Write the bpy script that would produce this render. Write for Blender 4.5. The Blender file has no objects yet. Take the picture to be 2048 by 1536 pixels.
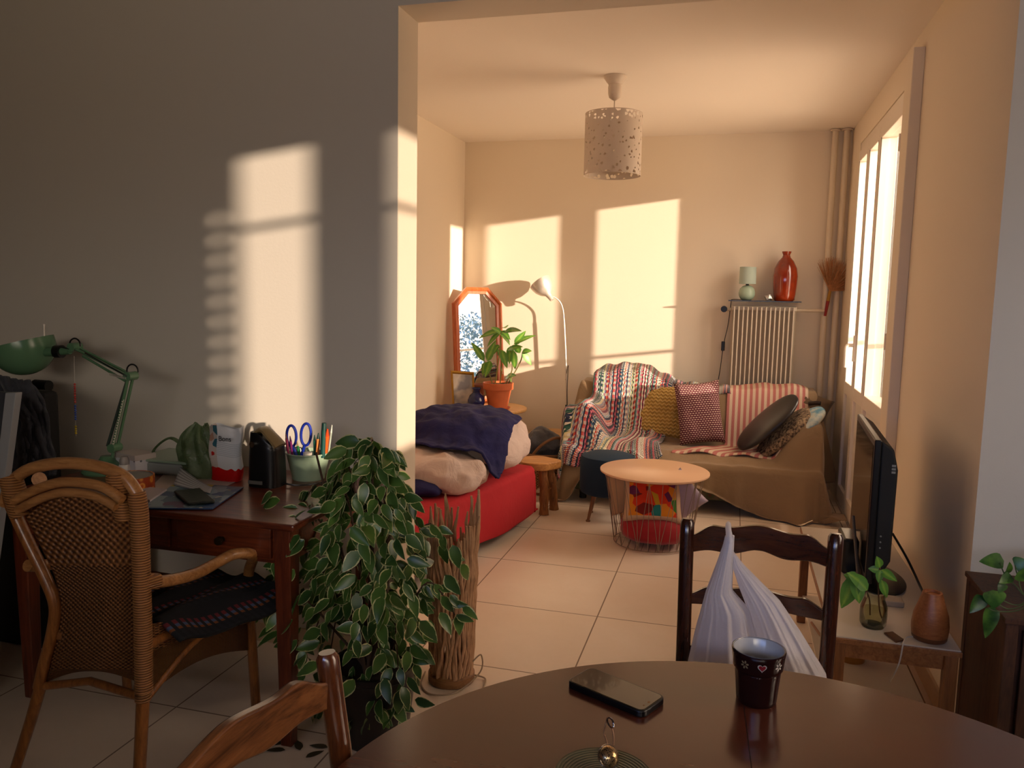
import bpy, bmesh, math, random
from mathutils import Vector, Matrix, noise as mn
PI = math.pi
C = bpy.context.scene.collection
SC = bpy.context.scene

# ---------------------------------------------------------------- camera
FPX = 1602.0
CAM = Vector((0, 0, 1.40))
RX = Vector((0.96355556, 0.04922845, -0.26293961))   # world X seen from the camera (right, down, forward)
RY = Vector((0.2667624, -0.1034751, 0.95819138))
RZ = Vector((0.01996257, -0.99341304, -0.11283631))
cam_data = bpy.data.cameras.new('camera'); cam = bpy.data.objects.new('camera', cam_data); C.objects.link(cam)
cam_data.sensor_width = 36.0; cam_data.lens = FPX / 2048 * 36.0; cam_data.clip_start = 0.02; cam_data.clip_end = 200
cam.matrix_world = Matrix(((RX.x, -RX.y, -RX.z, CAM.x), (RY.x, -RY.y, -RY.z, CAM.y), (RZ.x, -RZ.y, -RZ.z, CAM.z), (0, 0, 0, 1)))
SC.camera = cam

def P(px, py, X=None, Y=None, Z=None):
    """the point of a real plane that the photograph shows at a pixel"""
    d = Vector((px - 1024, py - 768, FPX))
    w = Vector((RX.dot(d), RY.dot(d), RZ.dot(d)))
    if X is not None: t = (X - CAM.x) / w.x
    elif Y is not None: t = (Y - CAM.y) / w.y
    else: t = (Z - CAM.z) / w.z
    return CAM + w * t

# ---------------------------------------------------------------- colour and materials
def lin(c):
    if isinstance(c, str):
        c = c.lstrip('#'); c = [int(c[i:i + 2], 16) / 255 for i in (0, 2, 4)]
        c = [x / 12.92 if x <= 0.04045 else ((x + 0.055) / 1.055) ** 2.4 for x in c]
    return (c[0], c[1], c[2], 1.0)

MATS = {}
class NT:
    def __init__(s, name):
        s.m = bpy.data.materials.new(name); s.m.use_nodes = True
        s.n = s.m.node_tree.nodes; s.l = s.m.node_tree.links
        s.n.clear()
        s.out = s.n.new('ShaderNodeOutputMaterial'); s.b = s.n.new('ShaderNodeBsdfPrincipled')
        s.l.new(s.b.outputs[0], s.out.inputs[0])
        s._co = None
    def N(s, t, **kw):
        n = s.n.new(t)
        for k, v in kw.items():
            if k.startswith('i_'):
                n.inputs[k[2:].replace('_', ' ')].default_value = v
            else: setattr(n, k, v)
        return n
    def L(s, a, b): s.l.new(a, b)
    def co(s, kind='Object'):
        if s._co is None: s._co = s.N('ShaderNodeTexCoord')
        return s._co.outputs[kind]
    def noise(s, scale, detail=3, rough=.5, vec=None, dist=0.0):
        n = s.N('ShaderNodeTexNoise'); n.inputs['Scale'].default_value = scale; n.inputs['Detail'].default_value = detail
        n.inputs['Roughness'].default_value = rough; n.inputs['Distortion'].default_value = dist
        s.L(vec if vec is not None else s.co(), n.inputs['Vector']); return n.outputs['Fac']
    def ramp(s, fac, stops, interp='LINEAR'):
        r = s.N('ShaderNodeValToRGB'); r.color_ramp.interpolation = interp
        e = r.color_ramp.elements
        while len(e) > 1: e.remove(e[-1])
        e[0].position = stops[0][0]; e[0].color = lin(stops[0][1])
        for p, c in stops[1:]:
            x = e.new(p); x.color = lin(c)
        s.L(fac, r.inputs[0]); return r.outputs[0]
    def math(s, op, a, b=None, c=None):
        n = s.N('ShaderNodeMath', operation=op)
        for i, v in enumerate((a, b, c)):
            if v is None: continue
            if isinstance(v, (int, float)): n.inputs[i].default_value = v
            else: s.L(v, n.inputs[i])
        return n.outputs[0]
    def mix(s, fac, a, b):
        n = s.N('ShaderNodeMix', data_type='RGBA')
        for i, v in ((0, fac), (6, a), (7, b)):
            if isinstance(v, (int, float)): n.inputs[i].default_value = v
            elif isinstance(v, (tuple, str, list)): n.inputs[i].default_value = lin(v)
            else: s.L(v, n.inputs[i])
        return n.outputs[2]
    def bump(s, h, strength=.3, dist=.01, prev=None):
        b = s.N('ShaderNodeBump'); b.inputs['Strength'].default_value = strength; b.inputs['Distance'].default_value = dist
        s.L(h, b.inputs['Height'])
        if prev is not None: s.L(prev, b.inputs['Normal'])
        s.L(b.outputs[0], s.b.inputs['Normal']); return b.outputs[0]
    def base(s, c):
        if isinstance(c, (tuple, str, list)): s.b.inputs['Base Color'].default_value = lin(c)
        else: s.L(c, s.b.inputs['Base Color'])
    def set(s, **kw):
        for k, v in kw.items(): s.b.inputs[k.replace('_', ' ')].default_value = v
    def xyz(s, vec=None):
        n = s.N('ShaderNodeSeparateXYZ'); s.L(vec if vec is not None else s.co(), n.inputs[0]); return n.outputs
    def vec(s, x, y, z=0.0):
        n = s.N('ShaderNodeCombineXYZ')
        for i, v in enumerate((x, y, z)):
            if isinstance(v, (int, float)): n.inputs[i].default_value = v
            else: s.L(v, n.inputs[i])
        return n.outputs[0]

def plain(name, col, rough=.5, metal=0.0, var=0.0, vs=8.0, bs=0.0, bscale=60.0, **kw):
    if name in MATS: return MATS[name]
    t = NT(name)
    c = lin(col)
    if var:
        d = tuple(x * (1 - var) for x in c[:3]); e = tuple(min(1, x * (1 + var)) for x in c[:3])
        t.base(t.ramp(t.noise(vs, 5), [(.3, d), (.7, e)]))
    else: t.base(c[:3])
    t.set(Roughness=rough, Metallic=metal)
    if bs: t.bump(t.noise(bscale, 6, .6), bs, .004)
    for k, v in kw.items(): t.b.inputs[k.replace('_', ' ')].default_value = v
    MATS[name] = t.m; return t.m

def wood(name, c1, c2, scale=6.0, axis='X', rough=.4, coat=0.0, bs=.1, stretch=10.0):
    """grain that runs along one object axis"""
    if name in MATS: return MATS[name]
    t = NT(name); o = t.xyz()
    k = {'X': 0, 'Y': 1, 'Z': 2}[axis]
    v = [t.math('MULTIPLY', o[i], (1.0 if i == k else stretch)) for i in range(3)]
    vec = t.vec(*v)
    n = t.noise(scale, 6, .62, vec, 1.2)
    f = t.noise(scale * 6, 3, .6, vec)
    m = t.math('ADD', t.math('MULTIPLY', n, .75), t.math('MULTIPLY', f, .25))
    t.base(t.ramp(m, [(.36, c1), (.62, c2)]))
    t.set(Roughness=rough); t.b.inputs['Coat Weight'].default_value = coat; t.b.inputs['Coat Roughness'].default_value = .15
    if bs: t.bump(m, bs, .002)
    MATS[name] = t.m; return t.m

def fabric(name, col, var=.12, weave=900.0, bs=.35, vs=5.0, rough=.9, sheen=.2, wr=0.0, wrs=14):
    if name in MATS: return MATS[name]
    t = NT(name); c = lin(col)[:3]
    t.base(t.ramp(t.noise(vs, 6, .6), [(.3, tuple(x * (1 - var) for x in c)), (.7, tuple(min(1, x * (1 + var)) for x in c))]))
    t.set(Roughness=rough); t.b.inputs['Sheen Weight'].default_value = sheen
    b = t.bump(t.noise(weave, 2), bs, .001)
    if wr: t.bump(t.noise(wrs, 4, .55, None, .8), wr, .02, b)
    MATS[name] = t.m; return t.m

# ---------------------------------------------------------------- mesh building
class MB:
    def __init__(s):
        s.bm = bmesh.new(); s.uv = s.bm.loops.layers.uv.new('UVMap')
    def box(s, a, b, M=None):
        """box between two corners"""
        x0, y0, z0 = (min(a[i], b[i]) for i in range(3)); x1, y1, z1 = (max(a[i], b[i]) for i in range(3))
        co = [(x0, y0, z0), (x1, y0, z0), (x1, y1, z0), (x0, y1, z0), (x0, y0, z1), (x1, y0, z1), (x1, y1, z1), (x0, y1, z1)]
        v = [s.bm.verts.new(M @ Vector(c) if M else c) for c in co]
        for f in ((0, 3, 2, 1), (4, 5, 6, 7), (0, 1, 5, 4), (1, 2, 6, 5), (2, 3, 7, 6), (3, 0, 4, 7)):
            s.bm.faces.new([v[i] for i in f])
        return s
    def tube(s, pts, r, seg=10, closed=False, caps=True, flat=1.0):
        pts = [Vector(p) for p in pts]; n = len(pts)
        if not isinstance(r, (list, tuple)): r = [r] * n
        rings = []; up = None
        for i, p in enumerate(pts):
            if closed: d = pts[(i + 1) % n] - pts[i - 1]
            else: d = pts[min(i + 1, n - 1)] - pts[max(i - 1, 0)]
            if d.length < 1e-9: d = Vector((0, 0, 1))
            d.normalize()
            if up is None:
                up = Vector((0, 0, 1)) if abs(d.z) < .9 else Vector((1, 0, 0))
            a = up - d * up.dot(d)
            if a.length < 1e-6: a = d.orthogonal()
            a.normalize(); b = d.cross(a); up = a
            rings.append([s.bm.verts.new(p + (a * math.cos(k * 2 * PI / seg) * flat + b * math.sin(k * 2 * PI / seg)) * r[i]) for k in range(seg)])
        m = n if closed else n - 1
        for i in range(m):
            A, B = rings[i], rings[(i + 1) % n]
            for k in range(seg):
                s.bm.faces.new((A[k], A[(k + 1) % seg], B[(k + 1) % seg], B[k]))
        if caps and not closed:
            s.bm.faces.new(rings[0][::-1]); s.bm.faces.new(rings[-1])
        return s
    def cyl(s, a, b, r, r2=None, seg=20):
        return s.tube([a, b], [r, r if r2 is None else r2], seg)
    def lathe(s, prof, c=(0, 0, 0), seg=32, M=None, sx=1.0, sy=1.0):
        """profile of (radius, z) from bottom to top"""
        c = Vector(c); rings = []
        for r, z in prof:
            if r < 1e-5:
                q = Vector((0, 0, z)) + c; rings.append([s.bm.verts.new(M @ q if M else q)])
            else:
                ring = []
                for k in range(seg):
                    q = Vector((r * sx * math.cos(k * 2 * PI / seg), r * sy * math.sin(k * 2 * PI / seg), z)) + c
                    ring.append(s.bm.verts.new(M @ q if M else q))
                rings.append(ring)
        for A, B in zip(rings, rings[1:]):
            for k in range(seg):
                if len(A) == 1 and len(B) == 1: continue
                if len(A) == 1: s.bm.faces.new((A[0], B[(k + 1) % seg], B[k]))
                elif len(B) == 1: s.bm.faces.new((A[k], A[(k + 1) % seg], B[0]))
                else: s.bm.faces.new((A[k], A[(k + 1) % seg], B[(k + 1) % seg], B[k]))
        return s
    def grid(s, fn, nu, nv, closeu=False):
        vs = [[s.bm.verts.new(fn(i / nu, j / nv)) for i in range(nu + (0 if closeu else 1))] for j in range(nv + 1)]
        for j in range(nv):
            for i in range(nu):
                i2 = (i + 1) % nu if closeu else i + 1
                f = s.bm.faces.new((vs[j][i], vs[j][i2], vs[j + 1][i2], vs[j + 1][i]))
                for lp, (a, b) in zip(f.loops, ((i, j), (i + 1, j), (i + 1, j + 1), (i, j + 1))):
                    lp[s.uv].uv = (a / nu, b / nv)
        return s
    def prism(s, poly, ax, d0, d1, M=None):
        """polygon in the plane normal to axis ax, extruded from d0 to d1"""
        def mk(p, d):
            q = {'X': (d, p[0], p[1]), 'Y': (p[0], d, p[1]), 'Z': (p[0], p[1], d)}[ax]
            return M @ Vector(q) if M else Vector(q)
        A = [s.bm.verts.new(mk(p, d0)) for p in poly]; B = [s.bm.verts.new(mk(p, d1)) for p in poly]
        s.bm.faces.new(A); s.bm.faces.new(B[::-1])
        n = len(poly)
        for i in range(n): s.bm.faces.new((A[i], B[i], B[(i + 1) % n], A[(i + 1) % n]))
        return s
    def ell(s, c, r, M=None, seg=24, rings=14, pw=1.0, disp=None):
        c = Vector(c)
        R_ = []
        for j in range(rings + 1):
            th = -PI / 2 + PI * j / rings
            ring = []
            for k in range(seg):
                ph = 2 * PI * k / seg
                sg = lambda x: math.copysign(abs(x) ** pw, x)
                q = Vector((sg(math.cos(th)) * sg(math.cos(ph)) * r[0], sg(math.cos(th)) * sg(math.sin(ph)) * r[1], sg(math.sin(th)) * r[2]))
                if M: q = M @ q
                q = q + c
                if disp: q = q + disp(q)
                ring.append(s.bm.verts.new(q))
                if j in (0, rings): break
            R_.append(ring)
        for A, B in zip(R_, R_[1:]):
            for k in range(seg):
                if len(A) == 1: s.bm.faces.new((A[0], B[(k + 1) % seg], B[k]))
                elif len(B) == 1: s.bm.faces.new((A[k], A[(k + 1) % seg], B[0]))
                else: s.bm.faces.new((A[k], A[(k + 1) % seg], B[(k + 1) % seg], B[k]))
        return s
    def cushion(s, w, h, t, M, n=18, edge=.35, wr=0.0, seed=0):
        """soft cushion: width along x, height along z, thickness along y"""
        def pt(u, v, sd):
            a = 2 * u - 1; b = 2 * v - 1
            k = max(0.0, (1 - abs(a) ** 2.6) * (1 - abs(b) ** 2.6)) ** edge
            pin = 1 - .07 * (1 - abs(b) ** 2) * abs(a) ** 3; pin2 = 1 - .07 * (1 - abs(a) ** 2) * abs(b) ** 3
            q = Vector((a * w / 2 * pin, sd * t / 2 * k, b * h / 2 * pin2))
            if wr: q.y += wr * mn.noise(Vector((a * 3 + seed, b * 3, sd * 2.0))) * k
            return M @ q
        s.grid(lambda u, v: pt(u, v, -1), n, n); s.grid(lambda u, v: pt(1 - u, v, 1), n, n)
        bmesh.ops.remove_doubles(s.bm, verts=s.bm.verts, dist=1e-4); return s
    def leaf(s, base, d, up, L, W, droop=.3, fold=.25, ns=6, tip=1.0, shape=None):
        """pointed leaf; uv.x is 0 on the midrib and 1 on the margin"""
        d = Vector(d).normalized(); up = Vector(up)
        side = d.cross(up)
        if side.length < 1e-4: side = d.orthogonal()
        side.normalize(); nrm = side.cross(d).normalized()
        rows = []
        for i in range(ns + 1):
            t = i / ns
            w = W / 2 * (shape(t) if shape else (math.sin(PI * min(1, t ** .8 * .97 + .02)) ** .8 * (1 - .25 * t)))
            c = Vector(base) + d * (L * t) - nrm * (droop * L * t * t)
            rows.append((s.bm.verts.new(c + side * w + nrm * (fold * w)), s.bm.verts.new(c), s.bm.verts.new(c - side * w + nrm * (fold * w)), t))
        for A, B in zip(rows, rows[1:]):
            for (i, j, ui, uj) in ((0, 1, 1, 0), (1, 2, 0, 1)):
                f = s.bm.faces.new((A[i], A[j], B[j], B[i]))
                for lp, uv in zip(f.loops, ((ui, A[3]), (uj, A[3]), (uj, B[3]), (ui, B[3]))): lp[s.uv].uv = uv
        return s

ROOT = {}
def _ml(o, label, cat, group, kind):
    if label: o['label'] = label
    if cat: o['category'] = cat
    if group: o['group'] = group
    if kind: o['kind'] = kind
def thing(name, label, cat, loc=(0, 0, 0), group=None):
    o = bpy.data.objects.new(name, None); C.objects.link(o); o.location = Vector(loc); o.empty_display_size = .05
    ROOT[o.name] = Vector(loc); _ml(o, label, cat, group, None); return o
def part(parent, name, mb, mat, smooth=True, bevel=0.0, sub=0, solid=0.0, label=None, bseg=2, ang=40, doubles=False, origin=None, recalc=True, kind=None):
    """one mesh object; vertices are given in world metres"""
    off = ROOT[parent.name] if parent is not None else Vector(origin if origin is not None else (0, 0, 0))
    bm = mb.bm
    if doubles: bmesh.ops.remove_doubles(bm, verts=bm.verts, dist=1e-4)
    if recalc: bmesh.ops.recalc_face_normals(bm, faces=bm.faces)
    if off.length: bmesh.ops.translate(bm, verts=bm.verts, vec=-off)
    me = bpy.data.meshes.new(name); bm.to_mesh(me); bm.free()
    o = bpy.data.objects.new(name, me); C.objects.link(o)
    if mat: me.materials.append(mat)
    if smooth:
        me.polygons.foreach_set('use_smooth', [True] * len(me.polygons))
        if ang < 180: me.set_sharp_from_angle(angle=math.radians(ang))
    if parent is not None: o.parent = parent; ROOT[o.name] = off
    else: o.location = off; ROOT[o.name] = off
    if solid:
        m = o.modifiers.new('solid', 'SOLIDIFY'); m.thickness = solid; m.offset = 0
    if bevel:
        m = o.modifiers.new('bevel', 'BEVEL'); m.width = bevel; m.segments = bseg; m.limit_method = 'ANGLE'; m.angle_limit = math.radians(35)
    if sub:
        m = o.modifiers.new('sub', 'SUBSURF'); m.levels = sub; m.render_levels = sub
    if label: o['label'] = label
    if kind: o['kind'] = kind
    return o
def solo(name, label, cat, mb, mat, origin=(0, 0, 0), group=None, **kw):
    o = part(None, name, mb, mat, origin=origin, **kw); _ml(o, label, cat, group, None); return o
def struct(name, mb, mat, parent=None, **kw):
    kw.setdefault('smooth', False)
    o = part(parent, name, mb, mat, **kw)
    if parent is None: o['kind'] = 'structure'
    return o
def TR(x=0, y=0, z=0, rx=0, ry=0, rz=0):
    return Matrix.Translation((x, y, z)) @ Matrix.Rotation(math.radians(rz), 4, 'Z') @ Matrix.Rotation(math.radians(ry), 4, 'Y') @ Matrix.Rotation(math.radians(rx), 4, 'X')
def spline(pts, n=8):
    """catmull-rom through the points"""
    p = [Vector(q) for q in pts]; out = []
    for i in range(len(p) - 1):
        a, b, c, d = p[max(i - 1, 0)], p[i], p[i + 1], p[min(i + 2, len(p) - 1)]
        for k in range(n):
            t = k / n
            out.append(.5 * ((2 * b) + (c - a) * t + (2 * a - 5 * b + 4 * c - d) * t * t + (3 * b - a - 3 * c + d) * t ** 3))
    out.append(p[-1]); return out
def sm(a, b, x):
    t = max(0.0, min(1.0, (x - a) / (b - a))); return t * t * (3 - 2 * t)
# ---------------------------------------------------------------- the room
V3 = lambda *a: Vector(a)
XR, XL, YB, H = .745, -2.14, 6.24, 2.59
YF, YF2 = 2.70, 2.88          # the two faces of the dividing wall
XFR, XFL, YR = 2.2, -3.3, -1.5
XJ, HZ = -1.178, 2.385        # left jamb and underside of the wide opening
SR, SS = 2.2, .13             # sun: metres along -x per metre of +y, drop per metre of x

def wallpaint(name, c, rough=.85):
    t = NT(name); t.base(c); t.set(Roughness=rough)
    t.bump(t.noise(90, 5, .65), .12, .003)
    return t.m
M_cream = wallpaint('cream_wall_paint', '#e6dac6')
M_grey = wallpaint('grey_wall_paint', '#d4cec2')
M_white = wallpaint('ceiling_paint', '#f3ebdf')

t = NT('floor_tiles'); o = t.xyz()
def grout(ax, off, per=.605):
    f = t.math('FRACT', t.math('DIVIDE', t.math('ADD', o[ax], 100 * per - off), per))
    return t.math('LESS_THAN', t.math('ABSOLUTE', t.math('SUBTRACT', f, .5)), .4955)
g = t.math('MULTIPLY', grout(0, -.512, .612), grout(1, 2.757, .598))
tile = t.ramp(t.noise(2.2, 7, .6), [(.3, '#e8d6c2'), (.7, '#f0e2d2')])
tile = t.mix(t.math('MULTIPLY', t.noise(40, 3), .12), tile, '#cdb9a4')
t.base(t.mix(g, '#8d7a69', tile)); t.set(Roughness=.38)
t.L(t.ramp(g, [(0, (.8, .8, .8)), (1, (.36, .36, .36))]), t.b.inputs['Roughness'])
t.bump(g, .5, .002); M_floor = t.m

struct('floor', MB().box((XFL, YR, -.12), (XFR, YB, 0)), M_floor)
struct('ceiling', MB().box((XL - .2, YF2, H), (XR + .25, YB + .2, H + .15)), M_white)
struct('ceiling_dining', MB().box((XFL - .2, YR - .2, H), (XFR + .2, YF2, H + .15)), wallpaint('dining_ceiling_bounce_cut', '#6d5f52'))  # unseen dining ceiling, given a darker colour to cut bounced light
struct('wall_back', MB().box((XL - .2, YB, -.12), (XR + .25, YB + .2, H)), M_cream)
struct('wall_left', MB().box((XL - .2, YF2, -.12), (XL, YB, H)), M_cream)
# right wall with the French window opening
OY0, OY1, OZ1 = 4.22, 5.80, 2.42
b = MB(); b.box((XR, YF2, -.12), (XR + .2, OY0, H)); b.box((XR, OY1, -.12), (XR + .2, YB, H)); b.box((XR, OY0, OZ1), (XR + .2, OY1, H)); b.box((XR, OY0, -.12), (XR + .2, OY1, .015))
struct('wall_right', b, M_cream)
# dividing wall: grey towards the dining side, cream on its jambs and on the far side
def two_tone(name):
    t = NT(name)
    n = t.N('ShaderNodeNewGeometry'); y = t.xyz(n.outputs['Normal'])[1]
    p = t.xyz(t.co())
    f = t.math('LESS_THAN', y, -.5)
    t.base(t.mix(f, '#e6dac6', '#d4cec2')); t.set(Roughness=.85); t.bump(t.noise(90, 5, .65), .12, .003); return t.m
b = MB(); b.box((XFL, YF, -.12), (XJ, YF2, H)); b.box((XR, YF, -.12), (XFR + .2, YF2, H)); b.box((XJ, YF, HZ), (XR, YF2, H))
struct('wall_divider', b, two_tone('divider_wall_paint'))
M_dark = wallpaint('bounce_cut_brown', '#5b4c40')  # unseen dining walls darkened to reduce the light they bounce
struct('wall_left_dining', MB().box((XFL - .2, YR, -.12), (XFL, YF, H)), M_dark)
# dining side outer wall: narrow glazed slots that let the low sun in
def ywin(x): return YF - (XFR - x) / SR
slots = [(ywin(-1.985), ywin(-1.895), 1.20, 2.22), (ywin(-1.88), ywin(-1.53), 1.24, 2.42), (ywin(-1.262), 1.86, 1.24, 2.42)]
b = MB(); ys = YR
for (y0, y1, z0, z1) in slots:
    b.box((XFR, ys, -.12), (XFR + .06, y0, H)); b.box((XFR, y0, -.12), (XFR + .06, y1, z0)); b.box((XFR, y0, z1), (XFR + .06, y1, H)); ys = y1
b.box((XFR, ys, -.12), (XFR + .06, YF, H))
struct('wall_right_dining', b, M_dark)
WX0, WX1, WZ0, WZ1 = -1.9, 1.9, 1.3, 2.0
b = MB(); b.box((XFL, YR - .2, -.12), (WX0, YR, H)); b.box((WX1, YR - .2, -.12), (XFR + .2, YR, H)); b.box((WX0, YR - .2, -.12), (WX1, YR, WZ0)); b.box((WX0, YR - .2, WZ1), (WX1, YR, H))
struct('wall_rear', b, M_dark)
M_frame = plain('white_window_frame', '#e9e0d2', .35)
M_frame_dk = plain('window_seal', '#4a4038', .6)
# glass: clear pane
t = NT('window_glass')
tr = t.N('ShaderNodeBsdfTransparent'); gl = t.N('ShaderNodeBsdfGlossy'); gl.inputs['Roughness'].default_value = .0
mx = t.N('ShaderNodeMixShader'); lw = t.N('ShaderNodeLayerWeight'); lw.inputs[0].default_value = .12
t.L(t.math('MULTIPLY', lw.outputs['Fresnel'], .6), mx.inputs[0]); t.L(tr.outputs[0], mx.inputs[1]); t.L(gl.outputs[0], mx.inputs[2]); t.L(mx.outputs[0], t.out.inputs[0])
M_glass = t.m

# rear window
WXM = (WX0 + WX1) / 2
struct('light_block_half_wall', MB().box((XFL, -.80, 0), (1.55, -.70, 1.36)), M_dark)  # added out of view behind the camera to shade the dining floor
def fr(b, x0, x1, z0, z1, y0, y1, w):
    b.box((x0, y0, z0), (x1, y1, z0 + w)); b.box((x0, y0, z1 - w), (x1, y1, z1)); b.box((x0, y0, z0 + w), (x0 + w, y1, z1 - w)); b.box((x1 - w, y0, z0 + w), (x1, y1, z1 - w))
b = MB(); fr(b, WX0, WX1, WZ0, WZ1, YR - .12, YR - .06, .06); b.box((WXM - .03, YR - .12, WZ0 + .06), (WXM + .03, YR - .06, WZ1 - .06))
w3 = struct('window_3', b, M_frame)
struct('pane', MB().box((WX0 + .06, YR - .095, WZ0 + .06), (WXM - .03, YR - .09, WZ1 - .06)), M_glass, w3)
struct('pane', MB().box((WXM + .03, YR - .095, WZ0 + .06), (WX1 - .06, YR - .09, WZ1 - .06)), M_glass, w3)
# slot window of the dining side: mullions are the wall pieces, one cross bar, louvred shutter at the side
b = MB()
zb = 2.145
for (y0, y1, z0, z1) in slots[1:]:
    b.box((XFR + .02, y0, zb - .012), (XFR + .045, y1, zb + .012))
    b.box((XFR + .02, y0, z0), (XFR + .045, y1, z0 + .012)); b.box((XFR + .02, y0, z1 - .012), (XFR + .045, y1, z1))
w2 = struct('window_2', b, M_frame)
for (y0, y1, z0, z1) in slots[1:]:
    struct('pane', MB().box((XFR + .03, y0, z0 + .012), (XFR + .034, y1, z1 - .012)), M_glass, w2)
b = MB(); y0, y1, z0, z1 = slots[0]; k = z0
while k < z1:
    b.box((XFR + .02, y0, k), (XFR + .035, y1, k + .042)); k += .078
struct('shutter_slats', b, M_frame, w2)

# French window in the right wall
panes = [(4.30, 4.90), (4.985, 5.295), (5.39, 5.71)]
FX0, FX1 = XR + .005, XR + .06
b = MB()
b.box((FX0, OY0, 2.36), (FX1, OY1, OZ1)); b.box((FX0, OY0, .015), (FX1, OY0 + .045, 2.36)); b.box((FX0, OY1 - .045, .015), (FX1, OY1, 2.36)); b.box((FX0, OY0, .015), (FX1, OY1, .05))
w1 = struct('window_1', b, M_frame, bevel=.004)
GZ0, GZ1 = .86, 2.29
sx0, sx1 = XR - .012, XR + .075
for i, (a0, a1) in enumerate(panes):
    m0 = OY0 + .045 if i == 0 else (panes[i - 1][1] + a0) / 2; m1 = OY1 - .045 if i == 2 else (a1 + panes[i + 1][0]) / 2
    m0 += .003; m1 -= .003
    b = MB()
    b.box((sx0, m0, .06), (sx1, a0, 2.355)); b.box((sx0, a1, .06), (sx1, m1, 2.355))
    b.box((sx0, a0, GZ1), (sx1, a1, 2.355)); b.box((sx0, a0, GZ0 - .08), (sx1, a1, GZ0)); b.box((sx0, a0, .06), (sx1, a1, .16))
    b.box((sx0 + .018, a0, .16), (sx1 - .04, a1, GZ0 - .08))
    s_ = part(w1, 'sash', b, M_frame, smooth=False, bevel=.004)
    b = MB().box((sx0 + .038, a0, GZ0), (sx0 + .043, a1, GZ1)); part(s_, 'pane', b, M_glass, smooth=False)
    b = MB()
    for q in (a0, a1 - .004): b.box((sx0 - .0008, q, GZ0), (sx0 + .002, q + .004, GZ1))
    part(s_, 'seal', b, M_frame_dk, smooth=False)
# unseen net added behind the wider glazed slot to dim the sun on the jamb
t = NT('sun_dimming_cloth'); tt_ = t.N('ShaderNodeBsdfTransparent'); mx = t.N('ShaderNodeMixShader'); mx.inputs[0].default_value = .52
t.base('#cfc6b8'); t.set(Roughness=.9); t.L(t.b.outputs[0], mx.inputs[1]); t.L(tt_.outputs[0], mx.inputs[2]); t.L(mx.outputs[0], t.out.inputs[0])
y0, y1 = slots[2][0] - .01, 1.47
t_ = thing('sun_dimming_net', 'unseen thin pale net added inside the dining side window to dim the sun', 'curtain', (XFR - .03, (y0 + y1) / 2, 2.5))
part(t_, 'cloth', MB().grid(lambda u, v: V3(XFR - .03 + .006 * math.sin(u * 70), y0 + (y1 - y0) * u, 1.05 + 1.42 * v), 90, 4), t.m, ang=180, recalc=False)
part(t_, 'rod', MB().cyl((XFR - .03, y0 - .04, 2.48), (XFR - .03, y1 + .04, 2.48), .008), M_frame)
M_hand = plain('white_plastic', '#efe9dd', .3)
hy = 5.34
hp = P(1712, 697, X=XR - .03)
b = MB().box((XR - .024, hy - .02, 1.02), (XR - .012, hy + .02, 1.18)); b.cyl((XR - .055, hy, 1.12), (XR - .012, hy, 1.12), .011)
b.tube(spline([(XR - .055, hy, 1.12), (XR - .066, hy - .02, 1.105), (XR - .068, hy - .03, 1.05), (XR - .066, hy - .02, .985)], 6), .012, 10)
part(w1, 'handle', b, M_hand)
b = MB()
for z in (.35, 1.2, 2.15): b.cyl((XR - .022, OY0 + .05, z - .04), (XR - .022, OY0 + .05, z + .04), .009)
part(w1, 'hinge', b, M_frame)
# boxed trim between window and TV corner, sill skirting
struct('trim_1', MB().box((XR - .048, 3.96, 0), (XR, 4.12, 2.50)), M_cream, bevel=.004)
struct('trim_2', MB().box((XR - .03, 4.155, 0), (XR, 4.21, 2.46)), M_frame, bevel=.004)
# skirting of tiles
M_skirt = plain('skirting_tile', '#d9c1a2', .4, var=.06)
b = MB().box((XL, YB - .01, 0), (XR, YB, .075)); struct('baseboard_back', b, M_skirt)
struct('baseboard_right', MB().box((XR - .01, YF2, 0), (XR, 3.95, .075)), M_skirt)
struct('baseboard_jamb', MB().box((XJ, YF + .01, 0), (XJ + .01, YF2 + .01, .075)), M_skirt)
struct('baseboard_divider', MB().box((XFL, YF - .01, 0), (XJ, YF, .075)), M_skirt)
struct('baseboard_divider_right', MB().box((XR, YF - .01, 0), (XFR, YF, .075)), M_skirt)
struct('sun_block_partition', MB().box((2.32, YR - 2.2, -.15), (2.4, YR - .1, 2.8)), M_grey)  # added out of view to keep sun out of the rear window
# balcony outside
M_conc = plain('balcony_concrete', '#9a9186', .9, var=.1)
struct('balcony_floor', MB().box((XR + .2, 3.0, -.15), (2.1, 7.5, -.02)), M_conc)
M_rail = plain('painted_rail', '#8d8a86', .5)
t_ = thing('balcony_railing', 'grey metal railing of the balcony outside the tall window', 'railing', (1.3, 5, -.02))
zr = .993 + SS * (1.3 + .375)
part(t_, 'top_rail', MB().box((1.29, 3.1, zr - .012), (1.31, 7.4, zr + .012)), M_rail, smooth=False)
for y in (3.15, 7.35): part(t_, 'post', MB().cyl((1.3, y, -.02), (1.3, y, zr), .012), M_rail)
# louvred shutter folded open outside the window
M_shut = plain('shutter_paint', '#cfc7ba', .6)
t_ = thing('window_shutter', 'pale louvred shutter folded open outside the tall window', 'shutter', (1.2, 4.24, 0))
b = MB(); b.box((.96, 4.225, .0), (1.02, 4.25, 2.42)); b.box((1.47, 4.225, .0), (1.53, 4.25, 2.42)); b.box((1.02, 4.225, 2.35), (1.47, 4.25, 2.42)); b.box((1.02, 4.225, .0), (1.47, 4.25, .1))
part(t_, 'frame', b, M_shut, smooth=False)
b = MB(); z = .1
while z < 2.34:
    b.prism([(4.222, z), (4.254, z + .03), (4.254, z + .048), (4.222, z + .018)], 'X', 1.02, 1.47); z += .036
part(t_, 'slats', b, M_shut, smooth=False)

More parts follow.
